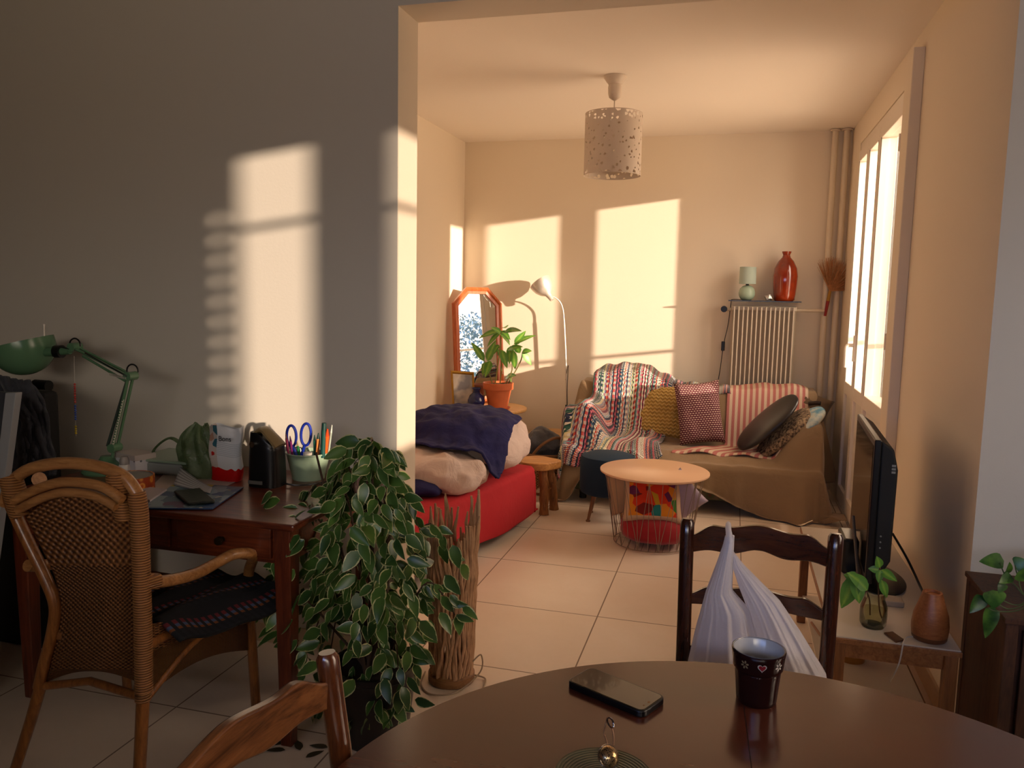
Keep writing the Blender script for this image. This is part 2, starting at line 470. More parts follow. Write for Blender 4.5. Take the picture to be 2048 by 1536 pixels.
# ---------------------------------------------------------------- light
sun = bpy.data.lights.new('sun', 'SUN'); so = bpy.data.objects.new('sun', sun); C.objects.link(so)
sd = Vector((-SR, 1.0, -SS * SR)).normalized()
so.rotation_euler = sd.to_track_quat('-Z', 'Y').to_euler(); so.location = (6, 1, 3)
sun.angle = math.radians(.75); sun.energy = 9.0; sun.color = (1.0, .77, .58)
W = bpy.data.worlds.new('sky'); SC.world = W; W.use_nodes = True
n = W.node_tree.nodes; l = W.node_tree.links; n.clear()
wo = n.new('ShaderNodeOutputWorld'); bg = n.new('ShaderNodeBackground'); l.new(bg.outputs[0], wo.inputs[0])
tc = n.new('ShaderNodeTexCoord'); sp = n.new('ShaderNodeSeparateXYZ'); l.new(tc.outputs['Generated'], sp.inputs[0])
def wr(fac, stops):
    r = n.new('ShaderNodeValToRGB'); e = r.color_ramp.elements; e[0].position = stops[0][0]; e[0].color = (*stops[0][1], 1); e[1].position = stops[1][0]; e[1].color = (*stops[1][1], 1)
    for p, c in stops[2:]:
        x = e.new(p); x.color = (*c, 1)
    l.new(fac, r.inputs[0]); return r.outputs[0]
mr = n.new('ShaderNodeMapRange'); mr.inputs['From Min'].default_value = -1; mr.inputs['From Max'].default_value = 1; l.new(sp.outputs[0], mr.inputs[0])
mz = n.new('ShaderNodeMapRange'); mz.inputs['From Min'].default_value = -1; mz.inputs['From Max'].default_value = 1; l.new(sp.outputs[2], mz.inputs[0])
WARM = (1.0, .76, .57); COOL = (.50, .62, .92)
ca = wr(mr.outputs[0], [(.45, (.07, .07, .075)), (.60, (.085, .078, .066)), (.68, (.16, .14, .11)), (.80, tuple(c * .55 for c in WARM)), (.96, tuple(c * 1.05 for c in WARM))])
cb = wr(mz.outputs[0], [(.30, (1.0, .92, .8)), (.47, (.55, .5, .45)), (.53, (.7, .7, .7)), (.7, (1.5, 1.5, 1.5)), (1.0, (1.5, 1.5, 1.5))])
mxn = n.new('ShaderNodeMix'); mxn.data_type = 'RGBA'; mxn.blend_type = 'MULTIPLY'; mxn.inputs[0].default_value = 1
my = n.new('ShaderNodeMapRange'); my.inputs['From Min'].default_value = -.35; my.inputs['From Max'].default_value = -.85; l.new(sp.outputs[1], my.inputs[0])
mc_ = n.new('ShaderNodeMix'); mc_.data_type = 'RGBA'; l.new(my.outputs[0], mc_.inputs[0]); l.new(ca, mc_.inputs[6]); l.new(wr(mr.outputs[0], [(.40, (.34, .50, 1.0)), (.62, (1.15, .98, .80))]), mc_.inputs[7])
l.new(mc_.outputs[2], mxn.inputs[6]); l.new(cb, mxn.inputs[7]); l.new(mxn.outputs[2], bg.inputs[0]); bg.inputs[1].default_value = 7.5
def portal(name, loc, size, rot):
    a = bpy.data.lights.new(name, 'AREA'); a.shape = 'RECTANGLE'; a.size, a.size_y = size; a.cycles.is_portal = True
    o = bpy.data.objects.new(name, a); C.objects.link(o); o.location = loc; o.rotation_euler = rot
portal('window_light', (XR + .22, (OY0 + OY1) / 2, 1.6), (1.45, OY1 - OY0), (0, PI / 2, 0))
portal('rear_window_light', ((WX0 + WX1) / 2, YR - .21, (WZ0 + WZ1) / 2), (WX1 - WX0, WZ1 - WZ0), (PI / 2, 0, 0))
SC.view_settings.view_transform = 'Standard'; SC.view_settings.look = 'None'; SC.view_settings.gamma = 1.0; SC.view_settings.use_curve_mapping = False
SC.view_settings.exposure = 0.0
SC.cycles.max_bounces = 10; SC.cycles.diffuse_bounces = 6; SC.cycles.transparent_max_bounces = 16; SC.cycles.sample_clamp_indirect = 6.0
SC.cycles.use_denoising = True
# ================================================================ living room objects
random.seed(4)
def V(*a): return Vector(a)
M_black = plain('black_plastic', '#0b0b0c', .35)
M_blackm = plain('matt_black', '#131313', .7)
M_chrome = plain('brushed_metal', '#d9d3c8', .38, .45)
M_steel = plain('polished_steel', '#cfccc6', .12, 1.0)
M_radw = plain('radiator_enamel', '#d8cbb4', .35)

# --- heating pipes and radiator
for i, (x, lab) in enumerate(((.625, 'cream vertical heating pipe, the one nearer the radiator'), (.70, 'cream vertical heating pipe, the one tight in the room corner'))):
    t_ = thing('heating_pipe', lab, 'pipe', (x, 6.18, 0), 'heating pipes in the corner')
    part(t_, 'pipe', MB().cyl((x, 6.18, 0), (x, 6.18, H), .021, seg=20), M_radw)
    part(t_, 'ceiling_collar', MB().lathe([(.02, 0), (.034, .002), (.034, .012), (.02, .014)], (x, 6.18, H - .016), 20), M_radw)
t_ = thing('radiator', 'tall cream column radiator on the back wall behind the sofa', 'radiator', (.2, 6.1, .45))
r0, r1, rz0, rz1 = -.015, .425, .50, 1.345
b = MB(); nfin = 14
for i in range(nfin):
    x = r0 + (r1 - r0) * (i + .5) / nfin
    b.box((x - .0045, 6.06, rz0 + .02), (x + .0045, 6.17, rz1 - .01))
part(t_, 'columns', b, M_radw, smooth=False, bevel=.002)
b = MB().box((r0, 6.10, rz0), (r1, 6.165, rz1)); part(t_, 'back_panel', b, plain('radiator_shade_enamel', '#b3a68f', .5), smooth=False)  # darker copy of the enamel, shade between the columns put into the colour
for z in (rz0 + .02, rz1 - .02): part(t_, 'header_tube', MB().box((r0 - .006, 6.09, z - .016), (r1 + .006, 6.165, z + .016)), M_radw, smooth=False, bevel=.006)
vz = P(1447, 618, Y=6.12).z
b = MB().cyl((r0 - .075, 6.12, vz), (r0 - .006, 6.12, vz), .012)
part(t_, 'valve_stem', b, M_radw)
prof = []
b = MB()
for k in range(12):
    a = k * PI / 6
    b.cyl((r0 - .058 + .018 * math.cos(a), 6.085, vz + .018 * math.sin(a)), (r0 - .058 + .018 * math.cos(a), 6.12, vz + .018 * math.sin(a)), .0065, seg=6)
b.cyl((r0 - .058, 6.083, vz), (r0 - .058, 6.12, vz), .019)
part(t_, 'valve_knob', b, M_black)
pz = P(1620, 621, Y=6.12).z
part(t_, 'feed_pipe', MB().tube(spline([(r1 - .01, 6.12, pz), (.55, 6.125, pz), (.625, 6.15, pz)], 5), .011, 10), M_radw)
sz = rz1 + .028
solo('shelf_board', 'thin black shelf board lying on top of the radiator', 'shelf', MB().box((-.045, 6.02, sz), (.455, 6.22, sz + .008)), plain('black_glass', '#0d0b0b', .12), (.2, 6.12, sz), smooth=False, bevel=.001)
sz += .008
# --- mint table lamp on the shelf
lx = P(1493, 600, Y=6.1).x
t_ = thing('table_lamp', 'small mint table lamp with round ceramic base on the radiator shelf', 'lamp', (lx, 6.1, sz))
M_mint = plain('mint_ceramic', '#9fb5a0', .25, var=.05)
part(t_, 'base', MB().lathe([(0, 0), (.028, 0), (.045, .012), (.056, .035), (.058, .055), (.05, .085), (.03, .104), (.012, .109), (0, .109)], (lx, 6.1, sz), 32), M_mint)
part(t_, 'socket', MB().lathe([(0, 0), (.011, 0), (.011, .018), (0, .018)], (lx, 6.1, sz + .108), 16), M_black)
zt = P(1493, 534, Y=6.1).z
part(t_, 'lamp_shade', MB().lathe([(.056, 0), (.060, 0), (.058, zt - sz - .118), (.055, zt - sz - .118), (.056, .0)], (lx, 6.1, sz + .118), 40), fabric('mint_shade_cloth', '#a9b9ad', .04, bs=.1))
c0 = V(r0 - .02, 6.2, sz); 
pts = [(lx - .03, 6.16, sz + .004), (lx - .1, 6.2, sz + .004), P(1462, 606, Y=6.19), P(1456, 650, Y=6.2), P(1447, 690, Y=6.2), P(1440, 740, Y=6.2), P(1431, 790, Y=6.2)]
part(t_, 'cord', MB().tube(spline(pts, 5), .0028, 6), M_black)
sw = P(1446, 692, Y=6.195)
part(t_, 'switch', MB().box(sw + V(-.013, -.012, -.035), sw + V(.013, .012, .035)), M_black, smooth=False, bevel=.004)
# --- tall orange-red vase
vx = P(1568, 600, Y=6.11).x; vt = P(1570, 503, Y=6.11).z - sz
t = NT('glazed_rust_glass'); t.base(t.ramp(t.noise(5, 4, .6), [(.3, '#6b1c08'), (.7, '#a83a12')])); t.set(Roughness=.12); t.b.inputs['Coat Weight'].default_value = .6
solo('vase', 'tall bottle-shaped rust-red vase on the radiator shelf', 'vase', MB().lathe([(0, 0), (.062, 0), (.072, .01), (.078, .05), (.084, vt * .35), (.086, vt * .5), (.078, vt * .66), (.055, vt * .8), (.030, vt * .88), (.024, vt * .93), (.031, vt * .975), (.033, vt), (.024, vt), (.018, vt * .93), (.02, vt * .85), (0, vt * .8)], (vx, 6.11, sz), 40), t.m, (vx, 6.11, sz))
# --- crumpled foil bit
fx = P(1537, 598, Y=6.1).x
solo('crumpled_foil', 'small crumpled silvery foil ball at the foot of the rust-red vase', 'foil', MB().ell((fx, 6.1, sz + .022), (.026, .02, .02), seg=14, rings=9, disp=lambda q: V(*(mn.noise(q * 60 + V(i * 7, 0, 0)) * .012 for i in range(3)))), plain('foil', '#c9c6c0', .3, .7), (fx, 6.1, sz), ang=10)
# --- dried grass hand broom
t_ = thing('whisk_broom', 'fan-shaped dried straw whisk broom tucked behind the heating pipe', 'broom', P(1650, 630, Y=6.14))
h0, h1 = P(1650, 632, Y=6.14), P(1660, 582, Y=6.14)
hm = h0.lerp(h1, .6)
part(t_, 'handle', MB().cyl(h0, hm, .009, .012), plain('red_wrap', '#8e1d1a', .6)); part(t_, 'binding', MB().cyl(hm, h1, .012, .010), plain('yellow_wrap', '#a77c22', .6))
b = MB(); fan = []
for k in range(230):
    u = random.random(); a = math.radians(116 - 112 * u + random.gauss(0, 3)); L = .235 + .045 * math.sin(u * 9) * .4 + random.uniform(-.03, .01) - .05 * abs(u - .5)
    e = h1 + V(math.cos(a) * L, random.uniform(-.02, .02), math.sin(a) * L)
    m_ = h1.lerp(e, .5) + V(0, random.uniform(-.01, .01), random.uniform(-.006, .006))
    b.tube([h1 + V(random.uniform(-.006, .006), 0, 0), m_, e], [.0013, .0013, .0007], 4, caps=False)
part(t_, 'bristles', b, plain('dry_straw', '#b07c4e', .8, var=.3, vs=60), smooth=False)

# --- pendant lamp
px_, py_ = -.69, 4.52
t_ = thing('pendant_lamp', 'white cut-out drum pendant lamp hanging from the ceiling', 'lamp', (px_, py_, H))
M_pw = plain('lamp_white', '#cdbfae', .5)
part(t_, 'ceiling_rose', MB().lathe([(0, -.001), (.062, -.001), (.060, -.012), (.048, -.03), (.036, -.045), (.0, -.045)], (px_, py_, H), 32), M_pw)
part(t_, 'cap', MB().lathe([(.034, -.044), (.037, -.06), (.036, -.095), (.03, -.115), (.008, -.13), (0, -.13)], (px_, py_, H), 32), M_pw)
s1_, s0_ = P(1225, 228, Y=py_).z, P(1225, 352, Y=py_).z
part(t_, 'cord', MB().cyl((px_, py_, H - .13), (px_, py_, s1_ - .05), .003, seg=8), M_pw)
b = MB().lathe([(0, 0), (.018, 0), (.02, .05), (.008, .06), (0, .06)], (px_, py_, s1_ - .09), 20)
for k in range(3):
    a = k * 2 * PI / 3; b.tube([(px_, py_, s1_ - .05), (px_ + .152 * math.cos(a), py_ + .152 * math.sin(a), s1_ - .012)], .002, 6)
part(t_, 'socket', b, M_pw)
t = NT('pierced_shade'); uv = t.co('UV'); s_ = t.xyz(uv)
vv = t.vec(t.math('MULTIPLY', s_[0], 38), t.math('MULTIPLY', s_[1], 12.5))
vo = t.N('ShaderNodeTexVoronoi'); vo.inputs['Scale'].default_value = 1.0; t.L(vv, vo.inputs['Vector'])
nz = t.noise(1.3, 4, .6, vv, 2.5)
edge = t.math('ABSOLUTE', t.math('SUBTRACT', s_[1], .5))
thr = t.math('ADD', .23, t.math('MULTIPLY', t.math('POWER', t.math('MULTIPLY', edge, 2.0), 6.0), .30))
hole = t.math('LESS_THAN', t.math('ADD', vo.outputs['Distance'], t.math('MULTIPLY', t.math('SUBTRACT', nz, .5), .5)), thr)
rim = t.math('LESS_THAN', edge, .485)
hole = t.math('MULTIPLY', hole, rim)
tr = t.N('ShaderNodeBsdfTransparent'); mx = t.N('ShaderNodeMixShader'); t.L(hole, mx.inputs[0]); t.L(t.b.outputs[0], mx.inputs[1]); t.L(tr.outputs[0], mx.inputs[2]); t.L(mx.outputs[0], t.out.inputs[0])
t.base('#c9bbab'); t.set(Roughness=.6)
b = MB().grid(lambda u, v: V(px_ + .157 * math.cos(2 * PI * u), py_ + .157 * math.sin(2 * PI * u), s0_ + (s1_ - s0_) * v), 64, 8, closeu=True)
part(t_, 'lamp_shade', b, t.m, recalc=False)

# --- round tables left
M_birch = wood('birch_round_top', '#b98a52', '#d6a96c', 3, 'X', .35, .2, .05)
M_birchleg = wood('birch_leg', '#c09a68', '#dcb98a', 5, 'Z', .4)
def round_table(cx, cy, z, r, label, name='side_table'):
    t_ = thing(name, label, 'table', (cx, cy, 0), 'pair of round nesting tables')
    part(t_, 'tabletop', MB().lathe([(0, z - .022), (r - .006, z - .022), (r, z - .016), (r, z - .004), (r - .004, z), (0, z)], (cx, cy, 0), 64), M_birch)
    b = MB()
    for a in (20, 140, 260):
        a = math.radians(a); part(t_, 'leg', MB().tube([(cx + r * .62 * math.cos(a), cy + r * .62 * math.sin(a), z - .03), (cx + r * .78 * math.cos(a), cy + r * .78 * math.sin(a), 0)], [.019, .013], 14), M_birchleg)
    for a in (20, 80, 140):
        a = math.radians(a)
    b.box((cx - r * .62, cy - .02, z - .05), (cx + r * .62, cy + .02, z - .022)); b.box((cx - .02, cy - r * .5, z - .05), (cx + .02, cy + r * .5, z - .022))
    part(t_, 'cross_rail', b, M_birchleg, smooth=False)
    return t_
T1 = V(-1.775, 5.78, .535)
round_table(T1.x, T1.y, T1.z, .30, 'higher round birch table in the corner holding the potted plant')
T2 = V(-1.29, 5.93, .345)
round_table(T2.x, T2.y, T2.z, .185, 'lower round birch table with an empty top beside the sofa')

# --- mirror leaning in the corner
mn_ = V(.77, -.64, 0).normalized(); mt = V(.64, .77, 0).normalized()
mc = V(-1.90, 5.97, 0); tilt = math.radians(5)
mup = (V(0, 0, 1) * math.cos(tilt) - mn_ * math.sin(tilt)); mnn = mup.cross(mt) * -1
if mnn.dot(mn_) < 0: mnn = -mnn
def MP(a, h, d=0): return mc + V(0, 0, T1.z) + mt * a + mup * h + mnn * d
mh = .905; hw = .225
outer = [(-hw, 0), (hw, 0), (hw, mh - .125), (hw - .125, mh), (-hw + .125, mh), (-hw, mh - .125)]
def inset(p, w): 
    return [(-hw + w, w), (hw - w, w), (hw - w, mh - .125 - w * .42), (hw - .125 - w * .42, mh - w), (-hw + .125 + w * .42, mh - w), (-hw + w, mh - .125 - w * .42)]
t_ = thing('mirror', 'tall orange-brown framed mirror with clipped corners leaning in the corner', 'mirror', MP(0, 0))
b = MB()
lay = [(outer, 0), (outer, .022), (inset(0, .018), .03), (inset(0, .03), .02), (inset(0, .05), .018), (inset(0, .052), .006)]
rr = [[b.bm.verts.new(MP(p[0], p[1], d)) for p in o_] for o_, d in lay]
for A, B in zip(rr, rr[1:]):
    for k in range(6): b.bm.faces.new((A[k], A[(k + 1) % 6], B[(k + 1) % 6], B[k]))
b.bm.faces.new(rr[0])
part(t_, 'frame', b, wood('mirror_frame_wood', '#a34b22', '#c96c3a', 5, 'Z', .3, .3), smooth=False)
b = MB(); b.bm.faces.new([b.bm.verts.new(MP(p[0], p[1], .008)) for p in inset(0, .045)])
part(t_, 'mirror_glass', b, plain('silvered_glass', '#e8ecee', .0, 1.0), smooth=False, recalc=False)
# --- picture frame
pc = [P(901, 741, Y=5.62), P(947, 744, Y=5.72), P(949, 808, Y=5.70), P(905, 814, Y=5.60)]
pc[2].z = pc[3].z = T1.z + .004
t_ = thing('picture_frame', 'small gilt picture frame leaning on the corner table', 'picture frame', (pc[3] + pc[2]) / 2)
nn = (pc[1] - pc[0]).cross(pc[0] - pc[3]).normalized()
if nn.y > 0: nn = -nn
b = MB(); cen = sum(pc, V(0, 0, 0)) / 4
loops = [(1, 0), (1, .012), (.9, .016), (.83, .008)]
rr = [[b.bm.verts.new(cen + (p - cen) * V(k, k, k).x + nn * d) for p in pc] for k, d in loops]
for A, B in zip(rr, rr[1:]):
    for k in range(4): b.bm.faces.new((A[k], A[(k + 1) % 4], B[(k + 1) % 4], B[k]))
b.bm.faces.new(rr[0]); part(t_, 'frame', b, plain('gilt', '#a87e2e', .35, .6), smooth=False)
t = NT('pale_print'); t.base(t.ramp(t.noise(9, 2, .4), [(.4, '#8d8f98'), (.55, '#d9d3cb'), (.7, '#c4b7a8')])); t.set(Roughness=.06); t.b.inputs['Coat Weight'].default_value = 1
b = MB(); b.bm.faces.new([b.bm.verts.new(cen + (p - cen) * .84 + nn * .008) for p in pc]); part(t_, 'print', b, t.m, smooth=False, recalc=False)
# --- blue pottery vase
q = P(954, 817, Y=5.60); vx, vy = q.x, 5.58
solo('pottery_vase', 'small dark blue glazed vase beside the terracotta pot', 'vase', MB().lathe([(0, 0), (.035, 0), (.04, .006), (.062, .05), (.064, .075), (.05, .11), (.028, .13), (.026, .15), (.036, .165), (.032, .168), (.022, .15), (.02, .12), (0, .1)], (vx, vy, T1.z), 32), plain('blue_glaze', '#1b2150', .18, var=.3, vs=30), (vx, vy, T1.z))
# small terracotta pot behind
q = P(957, 790, Y=5.80)
t_ = thing('small_pot', 'small terracotta cup-shaped pot behind the blue vase', 'pot', (q.x, 5.80, T1.z))
M_terra = plain('terracotta', '#bf6236', .75, var=.08, vs=20, bs=.1)
part(t_, 'pot', MB().lathe([(0, 0), (.032, 0), (.045, .14), (.05, .145), (.05, .17), (.044, .17), (.03, .03), (0, .03)], (q.x, 5.80, T1.z), 28), plain('brown_clay', '#8a5136', .7))
part(t_, 'basket_liner', MB().lathe([(.034, .002), (.049, .06), (.049, .08), (.034, .002)], (q.x, 5.80, T1.z), 28), plain('dark_weave', '#4a3a40', .8))
# --- terracotta pot plant
q = P(995, 815, Y=5.65); qx, qy = q.x, 5.66; z0 = T1.z
t_ = thing('potted_plant', 'leafy green plant in a terracotta pot on the higher round table', 'plant', (qx, qy, z0))
part(t_, 'saucer', MB().lathe([(0, 0), (.075, 0), (.094, .022), (.088, .022), (.072, .006), (0, .006)], (qx, qy, z0), 40), M_terra)
part(t_, 'pot', MB().lathe([(0, .008), (.068, .008), (.098, .155), (.112, .157), (.114, .205), (.102, .205), (.096, .19), (0, .18)], (qx, qy, z0), 44), M_terra)
part(t_, 'soil', MB().lathe([(0, .192), (.098, .19)], (qx, qy, z0), 24), plain('soil', '#2c1c12', 1.0))
t = NT('bright_leaf'); s_ = t.xyz(t.co('UV')); t.base(t.ramp(t.math('ADD', s_[0], t.math('MULTIPLY', t.noise(30, 3), .5)), [(.25, '#8fb84a'), (.7, '#5a9038')])); t.set(Roughness=.4); t.b.inputs['Subsurface Weight'].default_value = .0
M_bleaf = t.m
M_stem = plain('plant_stem', '#7c7a38', .6); M_stembr = plain('brown_stem', '#5a3a24', .7)
Ppl = lambda x, y, dy=0: P(x, y, Y=qy + dy)
stems = [[(990, 770), (1000, 700), (1002, 665)], [(1000, 768), (1003, 720), (998, 690)], [(1010, 768), (1024, 740), (1022, 700)], [(1016, 768), (1040, 725), (1045, 705)], [(985, 768), (976, 740), (968, 720)]]
b = MB()
for i, s_ in enumerate(stems): b.tube(spline([Ppl(x, y, .02 * (i - 2)) for x, y in s_], 5), [.0045] * 10 + [.003], 7)
part(t_, 'stem', b, M_stem)
lv = [(1000, 662, 962, 668), (1002, 664, 975, 684), (1003, 668, 990, 655), (1008, 664, 1030, 655), (1012, 656, 1006, 650), (1030, 690, 1046, 665), (1028, 688, 1060, 668), (968, 722, 950, 690), (970, 725, 962, 748), (975, 722, 985, 690), (980, 722, 972, 745), (998, 690, 985, 705), (1003, 700, 1012, 728), (1020, 690, 1010, 670), (1022, 692, 1018, 718), (1026, 700, 1030, 735), (1040, 706, 1030, 690), (1045, 706, 1062, 725), (1044, 705, 1058, 700), (1000, 735, 1008, 745), (1012, 755, 1024, 748), (1020, 760, 1026, 768), (995, 700, 1003, 712), (1016, 700, 1035, 690), (1002, 662, 1016, 672)]
b = MB()
for i, (x0, y0, x1, y1) in enumerate(lv):
    a = Ppl(x0, y0, random.uniform(-.05, .05)); e = Ppl(x1, y1, random.uniform(-.08, .04))
    b.leaf(a, e - a, V(random.uniform(-.3, .3), -.7, .7), (e - a).length * 1.2, .056 + .014 * random.random(), .25, .2)
part(t_, 'leaves', b, M_bleaf, ang=180, recalc=False)

# --- floor lamp
t_ = thing('floor_lamp', 'slim silver floor lamp with a curved neck beside the sofa arm', 'floor lamp', (P(1135, 880, Y=6.12).x, 6.12, 0))
fx = t_.location.x; fy = 6.12
part(t_, 'base', MB().lathe([(0, 0), (.12, 0), (.12, .018), (.11, .022), (.02, .028), (0, .028)], (fx, fy, 0), 40), M_chrome)
FL = lambda x, y: P(x, y, Y=fy)
part(t_, 'pole', MB().tube([(fx, fy, .02), FL(1134, 800), FL(1131, 700), FL(1128, 640)], .0075, 12), M_chrome)
hd = P(1100, 594, Y=fy - .05)
part(t_, 'gooseneck', MB().tube(spline([FL(1128, 642), FL(1126, 620), P(1120, 604, Y=fy - .015), P(1108, 594, Y=fy - .035), hd], 6), .0055, 10), M_chrome)
mouth = P(1077, 560, Y=fy - .025); ax = (mouth - hd).normalized()
Mh = Matrix.Translation(hd) @ ax.to_track_quat('Z', 'Y').to_matrix().to_4x4()
b = MB().lathe([(0, -.03), (.017, -.03), (.021, 0), (.026, .025), (.054, .05), (.076, .085), (.086, .12), (.088, .145), (.085, .145), (.082, .12), (.072, .085), (.05, .05), (0, .04)], (0, 0, 0), 40, M=Mh)
part(t_, 'lamp_shade', b, M_chrome)
part(t_, 'cord', MB().tube(spline([(fx + .01, fy - .012, .3), (fx - .012, fy - .012, .6), (fx - .008, fy - .012, .85), FL(1131, 760)], 5), .0025, 6), M_black)
b = MB().box(V(fx - .02, fy - .03, .49), V(fx + .0, fy - .01, .54)); part(t_, 'switch', b, M_black, smooth=False, bevel=.003)

# --- rough wooden stool
sc = P(1080, 935, Y=5.0); cx, cy = -1.17, 4.95; zt = .335
M_log = wood('rough_log_wood', '#6b3f1d', '#a8703a', 5, 'Z', .6, 0, .4)
t_ = thing('log_stool', 'rustic low stool with stout branch legs beside the red sofa bed', 'stool', (cx, cy, 0))
def blob(r, k, s): return [((r + .012 * math.sin(3 * a + s) + .007 * math.sin(5 * a)) * math.cos(a) + cx, (r + .012 * math.sin(3 * a + s) + .007 * math.sin(5 * a)) * math.sin(a) + cy) for a in [2 * PI * i / k for i in range(k)]]
part(t_, 'seat', MB().prism(blob(.128, 36, 1), 'Z', zt - .05, zt), wood('stool_seat_wood', '#9a6430', '#c98f4e', 4, 'X', .55), bevel=.006)
for (ax_, ay_) in ((-.07, -.085), (.055, -.075), (.085, .05), (-.085, .06)):
    pts = spline([(cx + ax_ * .75, cy + ay_ * .75, zt - .05), (cx + ax_ * .9 + .006, cy + ay_ * .9, zt * .5), (cx + ax_ * 1.15, cy + ay_ * 1.15, 0)], 5)
    part(t_, 'leg', MB().tube(pts, [.030 + .003 * math.sin(i * 2.1) for i in range(len(pts))], 12), M_log)
b = MB().tube([(cx - .07, cy - .085, .13), (cx + .06, cy - .075, .13)], .006, 8).tube([(cx + .06, cy - .075, .15), (cx + .09, cy + .05, .15)], .006, 8)
part(t_, 'rung', b, M_log)
# --- wicker basket with grey blanket
bx, by = -1.245, 5.47
t_ = thing('wicker_basket', 'brown wicker basket on the floor between the stool and the sofa', 'basket', (bx, by, 0))
t = NT('wicker'); s_ = t.xyz(t.co('UV'))
wv = t.math('MULTIPLY', t.math('SINE', t.math('MULTIPLY', s_[0], 300)), t.math('SINE', t.math('MULTIPLY', s_[1], 90)))
t.base(t.ramp(wv, [(.1, '#6e4a2a'), (.8, '#a97c4b')])); t.set(Roughness=.7); t.bump(wv, .8, .004); M_wick = t.m
b = MB().grid(lambda u, v: V(bx + (.16 + .035 * v) * math.cos(2 * PI * u), by + (.15 + .03 * v) * math.sin(2 * PI * u), .01 + .27 * v), 48, 10, closeu=True)
part(t_, 'wall', b, M_wick, solid=.008)
part(t_, 'bottom', MB().lathe([(0, .006), (.155, .006), (.155, .016), (0, .016)], (bx, by, 0), 32, sy=.94), M_wick)
b = MB().tube([(bx + .196 * math.cos(a), by + .182 * math.sin(a), .285) for a in [2 * PI * k / 40 for k in range(40)]], .011, 8, closed=True)
part(t_, 'rim', b, M_wick)
b = MB().tube(spline([(bx - .05, by - .17, .29), (bx + .02, by - .16, .37), (bx + .12, by - .11, .41), (bx + .19, by - .02, .32)], 6), .010, 8)
part(t_, 'handle', b, M_wick)
def wrink(a, f, sd=0): return lambda q: V(*(mn.noise(q * f + V(sd + i * 9, 0, 0)) * a + mn.noise(q * f * 2.6 + V(sd + i * 5, 3, 0)) * a * .4 for i in range(3)))
q = P(1090, 903, Y=5.5)
solo('folded_blanket', 'crumpled blue-grey blanket stuffed in the wicker basket', 'blanket', MB().ell((q.x - .02, 5.50, .33), (.145, .13, .11), seg=48, rings=30, disp=wrink(.035, 9)), fabric('blue_grey_wool', '#4f525b', .2, 300, .5, 12, wr=.5, wrs=22), (q.x, 5.52, .3), ang=180)

# --- blue footstool
q = P(1215, 912, Y=4.92); cx, cy = -.715, 4.92
t_ = thing('footstool', 'round dark blue upholstered footstool on tapered legs', 'footstool', (cx, cy, 0))
part(t_, 'cushion', MB().lathe([(0, .165), (.15, .165), (.168, .175), (.174, .20), (.175, .37), (.165, .40), (.12, .416), (0, .422)], (cx, cy, 0), 48), fabric('petrol_blue_velvet', '#0f2c42', .1, 600, .15, sheen=.0))
for a in (50, 140, 230, 320):
    a = math.radians(a); c_, s_ = math.cos(a), math.sin(a)
    part(t_, 'leg', MB().tube([(cx + .105 * c_, cy + .105 * s_, .168), (cx + .150 * c_, cy + .150 * s_, .008)], [.015, .0085], 14).cyl((cx + .150 * c_, cy + .150 * s_, 0), (cx + .150 * c_, cy + .150 * s_, .009), .014), wood('walnut_leg', '#6b4526', '#8a5c36', 6, 'Z', .4))

# --- coffee table with wire basket
cx, cy, zt = -.39, 4.50, .425
t_ = thing('coffee_table', 'round pale coffee table on a wire basket base', 'table', (cx, cy, 0))
part(t_, 'tabletop', MB().lathe([(0, zt - .016), (.298, zt - .016), (.305, zt - .011), (.305, zt - .003), (.301, zt), (0, zt)], (cx, cy, 0), 80), plain('pale_laminate', '#d9b08c', .32))
b = MB(); rt, rb = .275, .215; n_ = 24
for k in range(n_):
    a0 = 2 * PI * k / n_; a1 = a0 + 2 * PI / n_
    top = V(cx + rt * math.cos(a0), cy + rt * math.sin(a0), zt - .018)
    b.tube([top, V(cx + rb * math.cos(a0), cy + rb * math.sin(a0), .012)], .0018, 5, caps=False)
    if k % 2 == 0:
        for da in (-1, 1):
            aa = a0 + da * 2 * PI / n_
            b.tube([top, V(cx + rb * math.cos(aa), cy + rb * math.sin(aa), .012)], .0018, 5, caps=False)
for r, z in ((rt, zt - .018), (rb, .012)):
    b.tube([(cx + r * math.cos(2 * PI * k / 48), cy + r * math.sin(2 * PI * k / 48), z) for k in range(48)], .0028, 6, closed=True)
for k in range(-5, 6):
    x = k * .038; L = math.sqrt(rb * rb - x * x); b.tube([(cx + x, cy - L, .010), (cx + x, cy + L, .010)], .0018, 5)
part(t_, 'wire_basket', b, plain('grey_wire', '#8b7e70', .4, .6))
solo('round_cushion', 'round red cushion at the bottom of the wire basket table', 'cushion', MB().ell((cx + .005, cy, .098), (.185, .185, .082), seg=44, rings=22, pw=.75, disp=wrink(.008, 7)), fabric('red_cotton', '#a01822', .1, 700, .2), (cx, cy, .016), ang=180)
